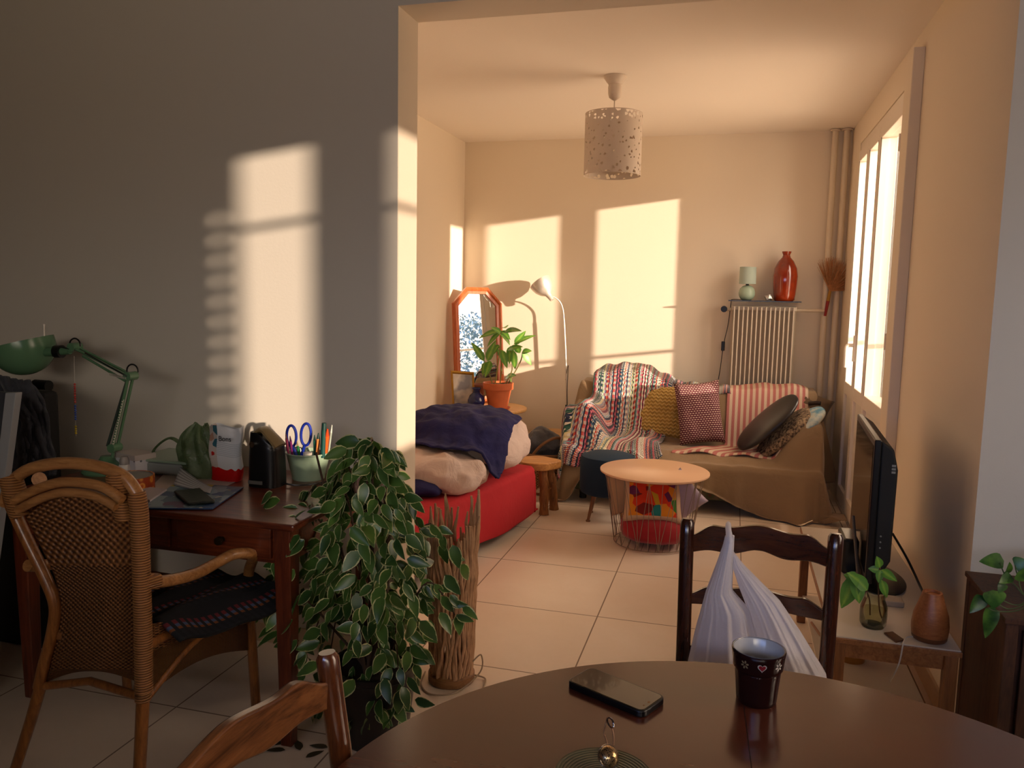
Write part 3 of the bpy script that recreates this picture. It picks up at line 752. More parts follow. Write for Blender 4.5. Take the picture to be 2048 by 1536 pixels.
# printed cushion
t = NT('printed_cushion'); uv = t.co('UV'); s_ = t.xyz(uv)
vo = t.N('ShaderNodeTexVoronoi'); vo.inputs['Scale'].default_value = 5; t.L(uv, vo.inputs['Vector'])
sc_ = t.N('ShaderNodeSeparateColor'); t.L(vo.outputs['Color'], sc_.inputs[0])
pal = t.ramp(sc_.outputs[0], [(0, '#d8380f'), (.34, '#d8380f'), (.35, '#e08a1c'), (.5, '#c9a020'), (.6, '#3f7a2c'), (.7, '#6a2450'), (.8, '#1f7f7a'), (.9, '#7a1a14')], 'CONSTANT')
ed = t.math('MAXIMUM', t.math('ABSOLUTE', t.math('SUBTRACT', s_[0], .5)), t.math('ABSOLUTE', t.math('SUBTRACT', s_[1], .5)))
t.base(t.mix(t.math('GREATER_THAN', ed, .41), pal, '#c9a98a')); t.set(Roughness=.9); M_print = t.m
f1 = P(1285, 1008, Y=4.38)
solo('printed_cushion', 'cream cushion with a bright orange and red print inside the wire table', 'cushion', MB().cushion(.33, .27, .10, TR(cx - .0, cy - .045, .262, -35, 0, 8)), M_print, (cx, cy, .17), ang=180)
solo('lilac_cushion', 'pale lilac cushion poking out on the right inside the wire table', 'cushion', MB().cushion(.24, .24, .08, TR(cx + .135, cy + .03, .27, -10, 45, -14)), fabric('lilac_cotton', '#a393a3', .08, 700, .2), (cx + .1, cy, .2), ang=180)
solo('beige_cushion', 'plain beige cushion on the left inside the wire table', 'cushion', MB().cushion(.22, .24, .07, TR(cx - .155, cy + .04, .275, -8, -10, 24)), fabric('beige_cotton', '#b59473', .08, 700, .2), (cx - .1, cy, .2), ang=180)
# ================================================================ sofa and sofa bed
sxl, sxr, syf, syb = -1.03, .53, 5.28, 6.03
t_ = thing('sofa', 'two-seat sofa hidden under a beige throw against the back wall', 'sofa', (-.25, 5.7, 0))
t = NT('floral_upholstery'); vo = t.N('ShaderNodeTexVoronoi'); vo.inputs['Scale'].default_value = 16; t.L(t.co(), vo.inputs['Vector'])
t.base(t.ramp(vo.outputs['Distance'], [(.1, '#6a3a34'), (.35, '#4d5a3c'), (.6, '#6f5f4a')])); t.set(Roughness=.9); M_flor = t.m
part(t_, 'base', MB().box((sxl, syf + .02, .07), (sxr, syb, .25)), M_flor, smooth=False, bevel=.03)
part(t_, 'seat', MB().box((sxl + .18, syf + .04, .25), (sxr - .18, syb - .2, .31)), M_flor, smooth=False, bevel=.03)
part(t_, 'backrest', MB().box((sxl + .03, syb - .14, .25), (sxr - .03, syb, .66)), M_flor, smooth=False, bevel=.05)
for x in (sxl + .015, sxr - .125): part(t_, 'armrest', MB().box((x, syf + .10, .25), (x + .11, syb - .05, .54)), M_flor, smooth=False, bevel=.05)
for x in (sxl + .08, sxr - .08):
    for y in (syf + .1, syb - .08): part(t_, 'leg', MB().cyl((x, y, 0), (x, y, .07), .025), M_blackm)
def sofaH(x, y):
    arm = max(1 - sm(sxl + .10, sxl + .25, x), sm(sxr - .25, sxr - .10, x)) * .235 * sm(syf, syf + .10, y)
    back = sm(syb - .34, syb - .17, y) * .37
    h = .37 + max(arm, back) + min(arm, back) * .1
    h -= .05 * (1 - sm(syf - .02, syf + .12, y))
    h += .012 * mn.noise(V(x * 5, y * 5, 0)) + .006 * mn.noise(V(x * 14, y * 14, 3))
    return h
def drape(x, y, lift=0.0, lim=None, fold=1.0, kx=22.0):
    """cloth over the sofa: inside the footprint it lies, outside it hangs"""
    cxp = min(max(x, sxl - .01), sxr + .01); cyp = max(y, syf)
    dx = x - cxp; dy = cyp - y; drop = math.hypot(dx, dy)
    h = sofaH(cxp, cyp) + lift
    if drop < 1e-6: return V(x, y, h)
    nx, ny = dx / drop, -dy / drop
    tang = cxp * 1.0 if dy > abs(dx) else cyp
    f = .5 + .5 * mn.noise(V(tang * 7, 4.2 if dy > abs(dx) else 9.1, .5)) * 1.6
    wv = ((math.sin(tang * kx + 3 * mn.noise(V(tang * 3, 0, 0))) * .5 + .5) ** 2.2 * 1.3) * f
    o = .018 + lift + min(drop, .5) * .42 * wv * fold + min(drop, .05) * .4 + .05 * min(1, drop * 4) * math.exp(-((cxp - sxr + .06) / .07) ** 2) * fold
    z = h - max(0, drop - .02)
    zf = .012 if lim is None else lim(tang, dy > abs(dx))
    if z < zf: o += (zf - z) * .25; z = zf + .004 * mn.noise(V(x * 20, y * 20, 0))
    return V(cxp + nx * o, cyp + ny * o, z)
M_throw = fabric('beige_linen_throw', '#8d7455', .10, 800, .25, 3, wr=.35, wrs=9)
x0, x1, y0, y1 = sxl - .56, sxr + .50, syf - .36, syb + .03
def limf(tt, front):
    if front: return .012 + .20 * (1 - sm(-.32, .30, tt)) * sm(-1.05, -.9, tt) 
    return .012 + .05
b = MB().grid(lambda u, v: drape(x0 + (x1 - x0) * u, y0 + (y1 - y0) * v, lim=limf), 190, 130)
for v_ in b.bm.verts:
    if v_.co.x > XR - .02: v_.co.x = XR - .02 - .3 * (v_.co.x - XR + .02) * 0
    if v_.co.y > YB - .02: v_.co.y = YB - .02
solo('sofa_throw', 'beige linen throw draped over the whole sofa down to the floor', 'throw', b, M_throw, (-.25, 5.7, .3), ang=180, solid=.004, recalc=False)
# --- crocheted blanket
t = NT('crochet_stripes'); s_ = t.xyz(t.co('UV'))
u_ = t.math('ADD', t.math('MULTIPLY', s_[0], 62), t.math('MULTIPLY', t.math('SINE', t.math('MULTIPLY', s_[1], 260)), .16))
row = t.math('FLOOR', u_)
wn = t.N('ShaderNodeTexWhiteNoise', noise_dimensions='1D'); t.L(row, wn.inputs['W'])
colr = t.ramp(wn.outputs['Value'], [(0, '#1d2338'), (.09, '#8a1f33'), (.18, '#e3d8c2'), (.27, '#2f4f6a'), (.36, '#c84f3a'), (.45, '#8fa6b4'), (.52, '#2f5f50'), (.6, '#e0d2a0'), (.68, '#5b2e50'), (.75, '#c9c3bb'), (.82, '#d0697a'), (.9, '#24304f'), (.96, '#7d8c9a')], 'CONSTANT')
wn2 = t.N('ShaderNodeTexWhiteNoise', noise_dimensions='1D'); t.L(t.math('ADD', row, 57.3), wn2.inputs['W'])
col2 = t.ramp(wn2.outputs['Value'], [(0, '#e8e0d0'), (.25, '#20263c'), (.45, '#b03044'), (.6, '#d8cfae'), (.75, '#496a84'), (.9, '#2a2a2e')], 'CONSTANT')
st = t.math('SINE', t.math('MULTIPLY', s_[1], 440)); f_ = t.math('ABSOLUTE', t.math('SUBTRACT', t.math('FRACT', u_), .5))
pick = t.math('MULTIPLY', t.math('GREATER_THAN', st, .1), t.math('GREATER_THAN', f_, .18))
t.base(t.mix(pick, colr, col2)); t.set(Roughness=.95); t.b.inputs['Sheen Weight'].default_value = .3
hh = t.math('MULTIPLY', t.math('ADD', st, 1.4), t.math('SUBTRACT', .55, f_)); t.bump(hh, .9, .006); M_cro = t.m
def cro(u, v):
    # u across the stripes (left to right), v from the top of the back down to the seat front
    tx0, tx1 = -.98, -.40; bx0, bx1 = -1.16, -.44
    top = V(tx0 + (tx1 - tx0) * u, syb - .02 - .03 * math.sin(PI * u), 0); bot = V(bx0 + (bx1 - bx0) * u, syf - .03 - .12 * (1 - u), 0)
    q = top.lerp(bot, v); q.x += -.09 * math.sin(PI * v) * (1 - u) * -.6 + .05 * math.sin(v * 5 + u * 2) * v
    h = drape(q.x, q.y, .022, fold=.4)
    arch = .13 * math.sin(PI * min(1, max(0, u * .9 + .08))) * (1 - sm(.0, .45, v))
    h.z += arch + .014 * math.sin(u * 21 + v * 5) * (.5 + v) + .02 * mn.noise(V(u * 6, v * 5, 1))
    h.z += .012; return h
b = MB().grid(cro, 120, 150)
solo('crochet_blanket', 'striped multicoloured crocheted blanket thrown over the left half of the sofa', 'blanket', b, M_cro, (-.7, 5.7, .5), ang=180, solid=.012, recalc=False)
def cro2(u, v):
    q = V(-.52 + .55 * u, syb - .04 - .26 * v, 0); h = drape(q.x, q.y, .014); h.z += .03 * (1 - u) * (1 - v) + .006 * math.sin(u * 30); return h
t = bpy.data.materials.get('crochet_stripes')
solo('crochet_scarf', 'narrow end of crocheted knitting lying along the top of the sofa back', 'scarf', MB().grid(lambda u, v: cro2(u, v * .62), 60, 20), M_cro, (-.2, 6.0, .7), ang=180, solid=.012, recalc=False)
# --- pink striped throw
t = NT('pink_stripes'); s_ = t.xyz(t.co('UV'))
fr_ = t.math('SINE', t.math('MULTIPLY', s_[0], 88)); t.base(t.ramp(t.math('ADD', t.math('MULTIPLY', fr_, .5), .5), [(.38, '#d3bda2'), (.6, '#b8716a')])); t.set(Roughness=.9)
t.bump(t.math('MULTIPLY', t.math('SINE', t.math('MULTIPLY', s_[0], 700)), t.math('SINE', t.math('MULTIPLY', s_[1], 600))), .5, .002)
M_pink = t.m
def pink(u, v):
    q = V(-.02 + .54 * u - .34 * sm(.55, 1, v) * (1 - u * .6), syb - .01 - .66 * v, 0); h = drape(q.x, q.y, .012); h.z += .06 * math.sin(PI * u) * (1 - sm(.1, .4, v)) * .6 + .008 * math.sin(u * 16 + 4 * v) * (.4 + v); return h
solo('striped_throw', 'pink and cream striped throw over the right half of the sofa back', 'throw', MB().grid(pink, 90, 90), M_pink, (.2, 5.9, .6), ang=180, solid=.006, recalc=False)
# --- cushions
t = NT('mustard_knit'); s_ = t.xyz(t.co('UV'))
zz = t.math('SINE', t.math('ADD', t.math('MULTIPLY', s_[1], 95), t.math('MULTIPLY', t.math('PINGPONG', t.math('MULTIPLY', s_[0], 12), .5), 6)))
t.base(t.ramp(zz, [(.0, '#a8833c'), (.8, '#cba964')])); t.set(Roughness=.9); t.bump(zz, .7, .005); M_must = t.m
q = P(1338, 850, Y=5.84)
solo('mustard_cushion', 'mustard knitted cushion half under the crocheted blanket', 'cushion', MB().cushion(.38, .40, .13, TR(-.475, 5.80, .575, -18, 0, -6), wr=.02), M_must, (-.45, 5.8, .4), ang=180)
t = NT('burgundy_dots'); s_ = t.xyz(t.co('UV'))
a_ = t.math('MULTIPLY', s_[1], 30); odd = t.math('MULTIPLY', t.math('FLOORED_MODULO', t.math('FLOOR', a_), 2), .5)
fx_ = t.math('SUBTRACT', t.math('FRACT', t.math('ADD', t.math('MULTIPLY', s_[0], 16), odd)), .5); fy_ = t.math('SUBTRACT', t.math('FRACT', a_), .5)
d_ = t.math('ADD', t.math('MULTIPLY', t.math('MULTIPLY', fx_, fx_), 1.0), t.math('MULTIPLY', t.math('MULTIPLY', fy_, fy_), 2.6))
dm = t.math('LESS_THAN', d_, .14); t.base(t.mix(dm, '#581a2c', '#cbb0a0')); t.set(Roughness=.9); t.bump(dm, .6, .003); M_burg = t.m
solo('dotted_cushion', 'burgundy cushion with rows of pale dots standing on the sofa seat', 'cushion', MB().cushion(.31, .44, .13, TR(-.20, 5.66, .60, -14, -7, 10), wr=.015), M_burg, (-.2, 5.66, .4), ang=180)
# round dark cushion, tilted disc
A_, B_ = P(1478, 893, Y=5.50), P(1592, 795, Y=5.50)
cen = (A_ + B_) / 2; ang_ = math.degrees(math.atan2(B_.z - A_.z, B_.x - A_.x)); L_ = (B_ - A_).length
solo('round_leather_cushion', 'large dark round leather cushion leaning against the right sofa arm', 'cushion', MB().ell((0, 0, 0), (L_ / 2 + .01, .19, .036), M=TR(cen.x, cen.y, cen.z, 12, -ang_, 0), seg=48, rings=18, pw=.85), plain('dark_leather', '#1d1a1c', .32, bs=.1, bscale=200), cen, ang=180)
t = NT('brown_fleck_knit'); t.base(t.ramp(t.noise(55, 4, .7), [(.4, '#35261c'), (.6, '#a38a6b')])); t.set(Roughness=.95); t.bump(t.noise(70, 4), .8, .008); M_fleck = t.m
A_, B_ = P(1505, 905, Y=5.50), P(1607, 812, Y=5.50); cen = (A_ + B_) / 2 + V(.035, 0, -.02)
solo('knitted_cushion', 'brown and cream flecked knitted cushion behind the dark round one', 'cushion', MB().ell((0, 0, 0), ((B_ - A_).length / 2, .17, .042), M=TR(cen.x, cen.y, cen.z, 8, -(ang_ + 1), 0), seg=44, rings=18, pw=.85, disp=wrink(.008, 18)), M_fleck, cen, ang=180)
t = NT('sky_print'); t.base(t.ramp(t.noise(12, 5, .6), [(.4, '#5f93ad'), (.55, '#b9c4bd'), (.68, '#d3cdb8')])); t.set(Roughness=.85)
A_, B_ = P(1560, 880, Y=5.52), P(1632, 812, Y=5.52); cen = (A_ + B_) / 2 + V(.02, 0, -.012)
solo('blue_print_cushion', 'light blue and cream patterned cushion lowest in the leaning pile', 'cushion', MB().ell((0, 0, 0), ((B_ - A_).length / 2 + .02, .16, .045), M=TR(cen.x, cen.y, cen.z, 6, -40, 0), seg=40, rings=16, pw=.85), t.m, cen, ang=180)
q = P(1615, 800, Y=5.85)
solo('brown_cushion', 'olive-brown cushion at the right end of the sofa back', 'cushion', MB().cushion(.30, .22, .12, TR(q.x, 5.86, q.z - .05, -20, 20, -10), wr=.02), fabric('olive_brown_cloth', '#5f4c35', .1, 500, .3), q, ang=180)
q = P(1632, 806, Y=5.75)
solo('umbrella_handle', 'small dark round handle of an umbrella lying on the right sofa arm', 'umbrella handle', MB().tube(spline([q + V(-.04, .03, -.01), q + V(.0, .0, .0), q + V(.03, -.01, .0)], 5), .014, 12), plain('dark_wood_knob', '#20140f', .4), q)

# --- red sofa bed
bx0, bx1, by0, by1 = -1.87, -1.26, 3.36, 4.80
t_ = thing('sofa_bed', 'red covered sofa bed along the left wall', 'sofa bed', (-1.6, 4.4, 0))
M_red = fabric('red_cotton_cover', '#a91420', .06, 900, .2, 4, wr=.3, wrs=7, sheen=0)
part(t_, 'mattress', MB().box((bx0, by0 + .02, .14), (bx1 - .03, by1 - .04, .33)), M_red, smooth=False, bevel=.04, bseg=3)
part(t_, 'frame', MB().box((bx0, by0 + .06, .09), (bx1 - .06, by1 - .06, .14)), M_blackm, smooth=False)
for x in (bx0 + .08, bx1 - .10):
    for y in (by0 + .12, by1 - .14): part(t_, 'leg', MB().cyl((x, y, 0), (x, y, .09), .022), M_blackm)
def redf(u, v):
    x = bx0 + (bx1 + .30 - bx0) * u; y = by0 - .3 + (by1 + .3 - by0 + .3) * v
    cxp = min(x, bx1 - .04); cyp = min(max(y, by0 + .04), by1 - .04); dx, dy = x - cxp, y - cyp; dr = math.hypot(dx, dy)
    h = .352 + .012 * mn.noise(V(x * 5, y * 3, 2)) - .04 * sm(by1 - .2, by1, y) * 0
    if dr < 1e-6: return V(x, y, h)
    tg = y if abs(dx) > abs(dy) else x
    rnd = min(dr, .04); o = rnd * .9 + .03 * min(1, dr * 4) * (.5 + .5 * math.sin(tg * 9 + 3 * mn.noise(V(tg * 2, 1, 0))))
    z = h - max(0, dr - .02) * 1.0; z = max(z, .085 + .02 * math.sin(tg * 2.3 + 1))
    return V(cxp + dx / dr * o, cyp + dy / dr * o, z)
b = MB().grid(redf, 70, 150)
part(t_, 'cover', b, M_red, ang=180, recalc=False, solid=.004)
bk = [P(838, 772, Y=4.72), P(866, 856, Y=4.72)]
# inclined backrest against the wall
b = MB().prism([(-2.0, .10), (-1.88, .10), (-1.79, .36), (-1.86, .72), (-1.90, .80), (-1.97, .80)], 'Y', by0 + .05, by1 - .55)
part(t_, 'backrest', b, M_red, bevel=.03, bseg=4)
rz_ = math.radians(-10.5); t_.rotation_euler.z = rz_
old = V(bx1 - .01, by1, 0) - t_.location; new = V(-1.125, 4.68, 0); rot = Matrix.Rotation(rz_, 3, 'Z') @ V(old.x, old.y, 0); t_.location = V(new.x - rot.x, new.y - rot.y, 0)
# duvet
M_duv = fabric('pale_pink_duvet', '#c8b4aa', .04, 900, .12, 3, sheen=.0, wr=.7, wrs=11)
def lump(c, r, rz=0, pw=.8, a=.02, f=5, seg=64, rings=36, sd=0, M=None):
    return MB().ell(c, r, M=M or TR(rz=rz), seg=seg, rings=rings, pw=pw, disp=wrink(a, f, sd))
b = lump((-1.52, 4.43, .525), (.385, .40, .165), rz=-6, sd=1, a=.034, f=6)
b.ell((-1.52, 3.93, .455), (.30, .20, .11), M=TR(rz=8, ry=4), seg=64, rings=36, pw=.8, disp=wrink(.036, 8, 3))
for v_ in b.bm.verts: v_.co.z = max(v_.co.z, .362 + .002); v_.co.x = max(v_.co.x, -1.98)
solo('duvet', 'pale pink duvet bundled up on the red sofa bed', 'duvet', b, M_duv, (-1.6, 4.6, .36), ang=180)
# navy blanket over duvet
M_navy = fabric('navy_fleece', '#10114a', .2, 400, .3, 6, sheen=.0, wr=.55, wrs=9)
def duvH(x, y):
    best = .365
    for (c, r, rz) in (((-1.50, 4.43, .525), (.385, .40, .165), -6), ((-1.50, 3.93, .455), (.30, .20, .105), 8)):
        a = math.radians(rz); dx, dy = x - c[0], y - c[1]; u_, v_ = dx * math.cos(a) + dy * math.sin(a), -dx * math.sin(a) + dy * math.cos(a)
        k = (abs(u_ / r[0]) ** 2.5 + abs(v_ / r[1]) ** 2.5)
        if k < 1: best = max(best, c[2] + r[2] * (1 - k) ** .4)
    return best
def navy(u, v):
    x = -1.87 + .70 * u; y = 3.84 + .12 * u + .50 * v + .20 * math.sin(PI * u) * v + .05 * math.sin(u * 7)
    ring = [(math.cos(k * PI / 6), math.sin(k * PI / 6)) for k in range(12)]
    z = sum(duvH(x + .035 * a, y + .035 * c) for a, c in ring) / 12; z2 = max(sum(duvH(x + .08 * a, y + .08 * c) for a, c in ring) / 12, duvH(x, y))
    return V(x, y, (z + z2) / 2 + .035 + .020 * mn.noise(V(x * 8, y * 8, 0)) + .012 * mn.noise(V(x * 20, y * 14, 3)))
solo('navy_blanket', 'crumpled navy blue blanket lying across the duvet', 'blanket', MB().grid(navy, 90, 90), M_navy, (-1.6, 4.5, .6), ang=180, solid=.012, recalc=False)
solo('navy_cloth', 'dark navy cloth tucked under the near end of the duvet', 'cloth', lump((-1.60, 3.76, .40), (.20, .12, .045), sd=8, a=.02, f=8, seg=40, rings=20), M_navy, (-1.72, 4.0, .36), ang=180)
# ================================================================ dining side
random.seed(11)
def S(px, py, Y): return (P(px + 1, py, Y=Y) - P(px, py, Y=Y)).length
# --- writing desk
DZ = .715
M_desk = wood('reddish_desk_wood', '#4a1d10', '#7c3a1e', 4, 'X', .32, .3)
M_deskz = wood('reddish_leg_wood', '#451a0e', '#70331b', 4, 'Z', .35, .2)
dx0, dx1, dy0, dy1 = -2.30, -1.205, 2.02, 2.66
t_ = thing('writing_desk', 'reddish brown wooden writing desk against the grey wall', 'desk', (-1.75, 2.3, 0))
part(t_, 'desktop', MB().box((dx0, dy0, DZ - .022), (dx1, dy1, DZ)), M_desk, smooth=False, bevel=.006)
part(t_, 'apron', MB().box((dx0 + .06, dy0 + .05, DZ - .14), (dx1 - .06, dy0 + .065, DZ - .022)).box((dx0 + .05, dy1 - .06, DZ - .14), (dx1 - .05, dy1 - .04, DZ - .022)).box((dx1 - .07, dy0 + .06, DZ - .14), (dx1 - .055, dy1 - .06, DZ - .022)).box((dx0 + .055, dy0 + .06, DZ - .14), (dx0 + .07, dy1 - .06, DZ - .022)), M_desk, smooth=False)
for (a, c) in ((dx1 - .43, dx1 - .10), (dx1 - .78, dx1 - .46)):
    d_ = part(t_, 'drawer', MB().box((a, dy0 + .038, DZ - .125), (c, dy0 + .05, DZ - .03)), M_desk, smooth=False, bevel=.004)
    part(d_, 'knob', MB().lathe([(0, 0), (.008, 0), (.007, .01), (.014, .02), (.012, .028), (0, .03)], seg=20, M=TR((a + c) / 2, dy0 + .038, DZ - .078, 90)), plain('dark_brass', '#3a2a18', .35, .6))
for x in (dx0 + .03, dx1 - .085):
    for y in (dy0 + .03, dy1 - .085):
        b = MB(); w = .055
        vs = [[b.bm.verts.new((x + w / 2 + sx * k, y + w / 2 + sy * k, z)) for sx, sy in ((-1, -1), (1, -1), (1, 1), (-1, 1))] for k, z in ((.019, 0), (.0275, DZ - .14), (.0275, DZ - .022))]
        for A, B in zip(vs, vs[1:]):
            for k in range(4): b.bm.faces.new((A[k], A[(k + 1) % 4], B[(k + 1) % 4], B[k]))
        b.bm.faces.new(vs[0][::-1]); b.bm.faces.new(vs[-1])
        part(t_, 'leg', b, M_deskz, smooth=False, bevel=.004)
def D(px, py, dz=0): return P(px, py, Z=DZ + dz)

# --- green architect lamp
q = D(212, 932); LY = 2.40
t_ = thing('desk_lamp', 'green jointed desk lamp with a domed shade at the left end of the desk', 'lamp', (P(215, 925, Y=LY).x, LY, DZ))
M_green = plain('sage_green_enamel', '#5a8060', .22)
LP = lambda x, y, d=0: P(x, y, Y=LY + d)
bx_, bz = t_.location.x, DZ
part(t_, 'base', MB().lathe([(0, 0), (.085, 0), (.088, .006), (.08, .024), (.05, .036), (.03, .045), (.022, .06), (0, .062)], (bx_, LY, bz), 44), M_green)
b = MB()
e0, e1 = LP(230, 895), LP(262, 752)
for d in (-.012, .012):
    b.box((0, 0, 0), (0, 0, 0)) if False else None
    b.tube([e0 + V(0, d, 0), e1 + V(0, d, 0)], .0065, 8, flat=.7)
b.tube([LP(225, 915), LP(228, 893)], .006, 8); part(t_, 'lower_arm', b, M_green)
b = MB().tube([LP(215, 892, -.01), LP(256, 755, -.01)], .0055, 8); part(t_, 'strut', b, plain('dark_strut', '#33413a', .4))
f0, f1 = LP(262, 752), LP(150, 694)
b = MB()
for d in (-.012, .012): b.tube([f0 + V(0, d, 0), f1 + V(0, d, 0)], .0065, 8, flat=.7)
b.tube([LP(256, 765), LP(166, 712)], .005, 8)
part(t_, 'upper_arm', b, M_green)
for c_ in (f0, f1, e0): part(t_, 'joint', MB().cyl(c_ + V(0, -.022, 0), c_ + V(0, .022, 0), .016, seg=20), M_green)
b = MB()
for (a, c) in (((218, 748), (254, 757)), ((226, 890), (246, 800))):
    A, B = LP(*a, -.02), LP(*c, -.02)
    pts = []
    for k in range(120):
        f = k / 119; an = k * .9; pts.append(A.lerp(B, f) + V(0, math.cos(an) * .004, math.sin(an) * .004))
    b.tube(pts, .0011, 5)
part(t_, 'spring', b, M_chrome)
n0, n1 = LP(140, 701), LP(92, 704)
part(t_, 'neck', MB().tube([f1, LP(146, 700), n0], .008, 10).cyl(n0, LP(122, 703), .014).cyl(LP(122, 703), LP(108, 703), .021).cyl(LP(108, 703), n1, .017), M_green)
part(t_, 'collar', MB().cyl(LP(124, 703), LP(112, 703), .0235, seg=24), M_black)
b = MB()
for c_ in ((150, 690), (265, 742)):
    m_ = LP(*c_, -.01); b.tube([m_ + V(.024 * math.cos(a), 0, .024 * math.sin(a)) for a in [math.radians(-10 + 16 * k) for k in range(14)]], .003, 6)
b.tube(spline([LP(150, 700, -.015), LP(135, 697, -.02), LP(120, 693, -.015)], 5), .003, 6); b.tube(spline([f0 + V(0, -.02, .0), LP(240, 745, -.025), LP(170, 706, -.02)], 5), .0025, 6)
part(t_, 'cable', b, M_black)
mo = LP(42, 706); ax = (LP(30, 742) - LP(50, 690)).normalized(); ax = V(ax.x, -.10, ax.z).normalized()
Rr = 47 * S(45, 700, LY)
cc = LP(46, 694)
Mh = Matrix.Translation(cc) @ V(-.22, -.1, .95).normalized().to_track_quat('Z', 'Y').to_matrix().to_4x4()
# dome hanging open side away from the neck
prof = [(Rr, .02)] + [(Rr * math.cos(a), -Rr * .95 * math.sin(a)) for a in [math.radians(k) for k in range(0, 90, 9)]] + [(0, -Rr * .95)]
b = MB().lathe([(Rr * .97, .018)] + prof[0:1] + prof[1:], (0, 0, 0), 44, M=Mh)
part(t_, 'lamp_shade', b, M_green, solid=.002)
part(t_, 'switch_rod', MB().cyl(LP(88, 694), LP(88, 652), .0035, seg=10).cyl(LP(88, 652), LP(88, 648), .006, seg=10), M_chrome)
# beads
t_ = thing('bead_string', 'string of small red, blue and yellow beads hanging from the desk lamp', 'bead string', LP(150, 712))
ts, bs_ = LP(148, 712, -.03), LP(152, 872, -.03)
part(t_, 'thread', MB().cyl(ts, bs_, .0008, seg=5), M_chrome)
cols = {'red': '#b5261f', 'blue': '#2a4fb0', 'yellow': '#c8b21f'}
for (nm, a, c) in (('red', .35, .60), ('blue', .62, .80), ('yellow', .88, .98)):
    b = MB(); k = a
    while k < c:
        b.ell(ts.lerp(bs_, k), (.0042, .0042, .0036), seg=8, rings=6); k += .028
    part(t_, 'bead_run', b, plain(nm + '_bead', cols[nm], .3), kind='stuff')
# --- patterned white box, bottle, tape ring, glass box
def vbox(nm, lab, cat, px, py, w, d, h, rz, mat, **kw):
    c_ = D(px, py); return solo(nm, lab, cat, MB().box((-w / 2, -d / 2, 0), (w / 2, d / 2, h), TR(c_.x, c_.y, DZ, rz=rz)), mat, (c_.x, c_.y, DZ), smooth=False, **kw)
t = NT('star_paper'); vo = t.N('ShaderNodeTexVoronoi'); vo.inputs['Scale'].default_value = 42; t.L(t.co(), vo.inputs['Vector'])
t.base(t.mix(t.math('LESS_THAN', vo.outputs['Distance'], .22), '#cfcdd2', '#575a68')); t.set(Roughness=.5)
c_ = D(272, 944)
t_ = thing('gift_box', 'small white box with a dark speckle pattern behind the tape ring', 'box', (c_.x, c_.y, DZ))
part(t_, 'box', MB().box((-.062, -.04, 0), (.062, .04, .062), TR(c_.x, c_.y, DZ, rz=-18)), t.m, smooth=False, bevel=.001)
part(t_, 'lid', MB().box((-.064, -.042, .055), (.064, .042, .075), TR(c_.x, c_.y, DZ, rz=-18)), plain('pale_lid', '#b5aaa4', .5), smooth=False, bevel=.001)
c_ = D(250, 950); z_ = DZ
t_ = thing('small_bottle', 'small white bottle standing in front of the desk lamp base', 'bottle', (c_.x, c_.y, z_))
part(t_, 'body', MB().lathe([(0, 0), (.022, 0), (.022, .03), (.018, .04), (0, .04)], (c_.x, c_.y, z_), 24), plain('white_label', '#d7d2cb', .4))
part(t_, 'cap', MB().lathe([(0, .04), (.017, .04), (.018, .055), (.012, .068), (0, .07)], (c_.x, c_.y, z_), 24), plain('grey_cap', '#9b9691', .4))
c_ = D(262, 978)
t_ = thing('tape_roll', 'wide roll of tape with an orange floral pattern on the desk', 'tape roll', (c_.x, c_.y, DZ))
t = NT('floral_orange'); vo = t.N('ShaderNodeTexVoronoi'); vo.inputs['Scale'].default_value = 38; t.L(t.co(), vo.inputs['Vector'])
t.base(t.ramp(vo.outputs['Distance'], [(.15, '#4a3358'), (.22, '#c8581c'), (.4, '#e09a3a'), (.55, '#a8401a')])); t.set(Roughness=.5)
part(t_, 'printed_band', MB().lathe([(.070, 0), (.075, 0), (.075, .048), (.070, .048), (.070, 0)], (c_.x, c_.y, DZ), 48), t.m)
part(t_, 'cover', MB().lathe([(0, .04), (.068, .044), (.07, .047)], (c_.x, c_.y, DZ), 40), plain('grey_cover', '#8f8d86', .4))
t = NT('clear_green_plastic'); t.base('#7fa68a'); t.set(Roughness=.15); t.b.inputs['Transmission Weight'].default_value = .55; t.b.inputs['IOR'].default_value = 1.15; M_clear = t.m
c_ = D(335, 948)
t_ = thing('glass_dish', 'flat clear dish with a greenish rim behind the green bag', 'dish', (c_.x, 2.52, DZ))
part(t_, 'dish', MB().box((c_.x - .13, 2.42, DZ), (c_.x + .14, 2.62, DZ + .045)), plain('frosted_dish', '#8f9490', .2), smooth=False, bevel=.008)
part(t_, 'lid', MB().box((c_.x - .135, 2.415, DZ + .047), (c_.x + .145, 2.625, DZ + .056)), plain('pale_green_lid', '#8ba08b', .2), smooth=False, bevel=.003)
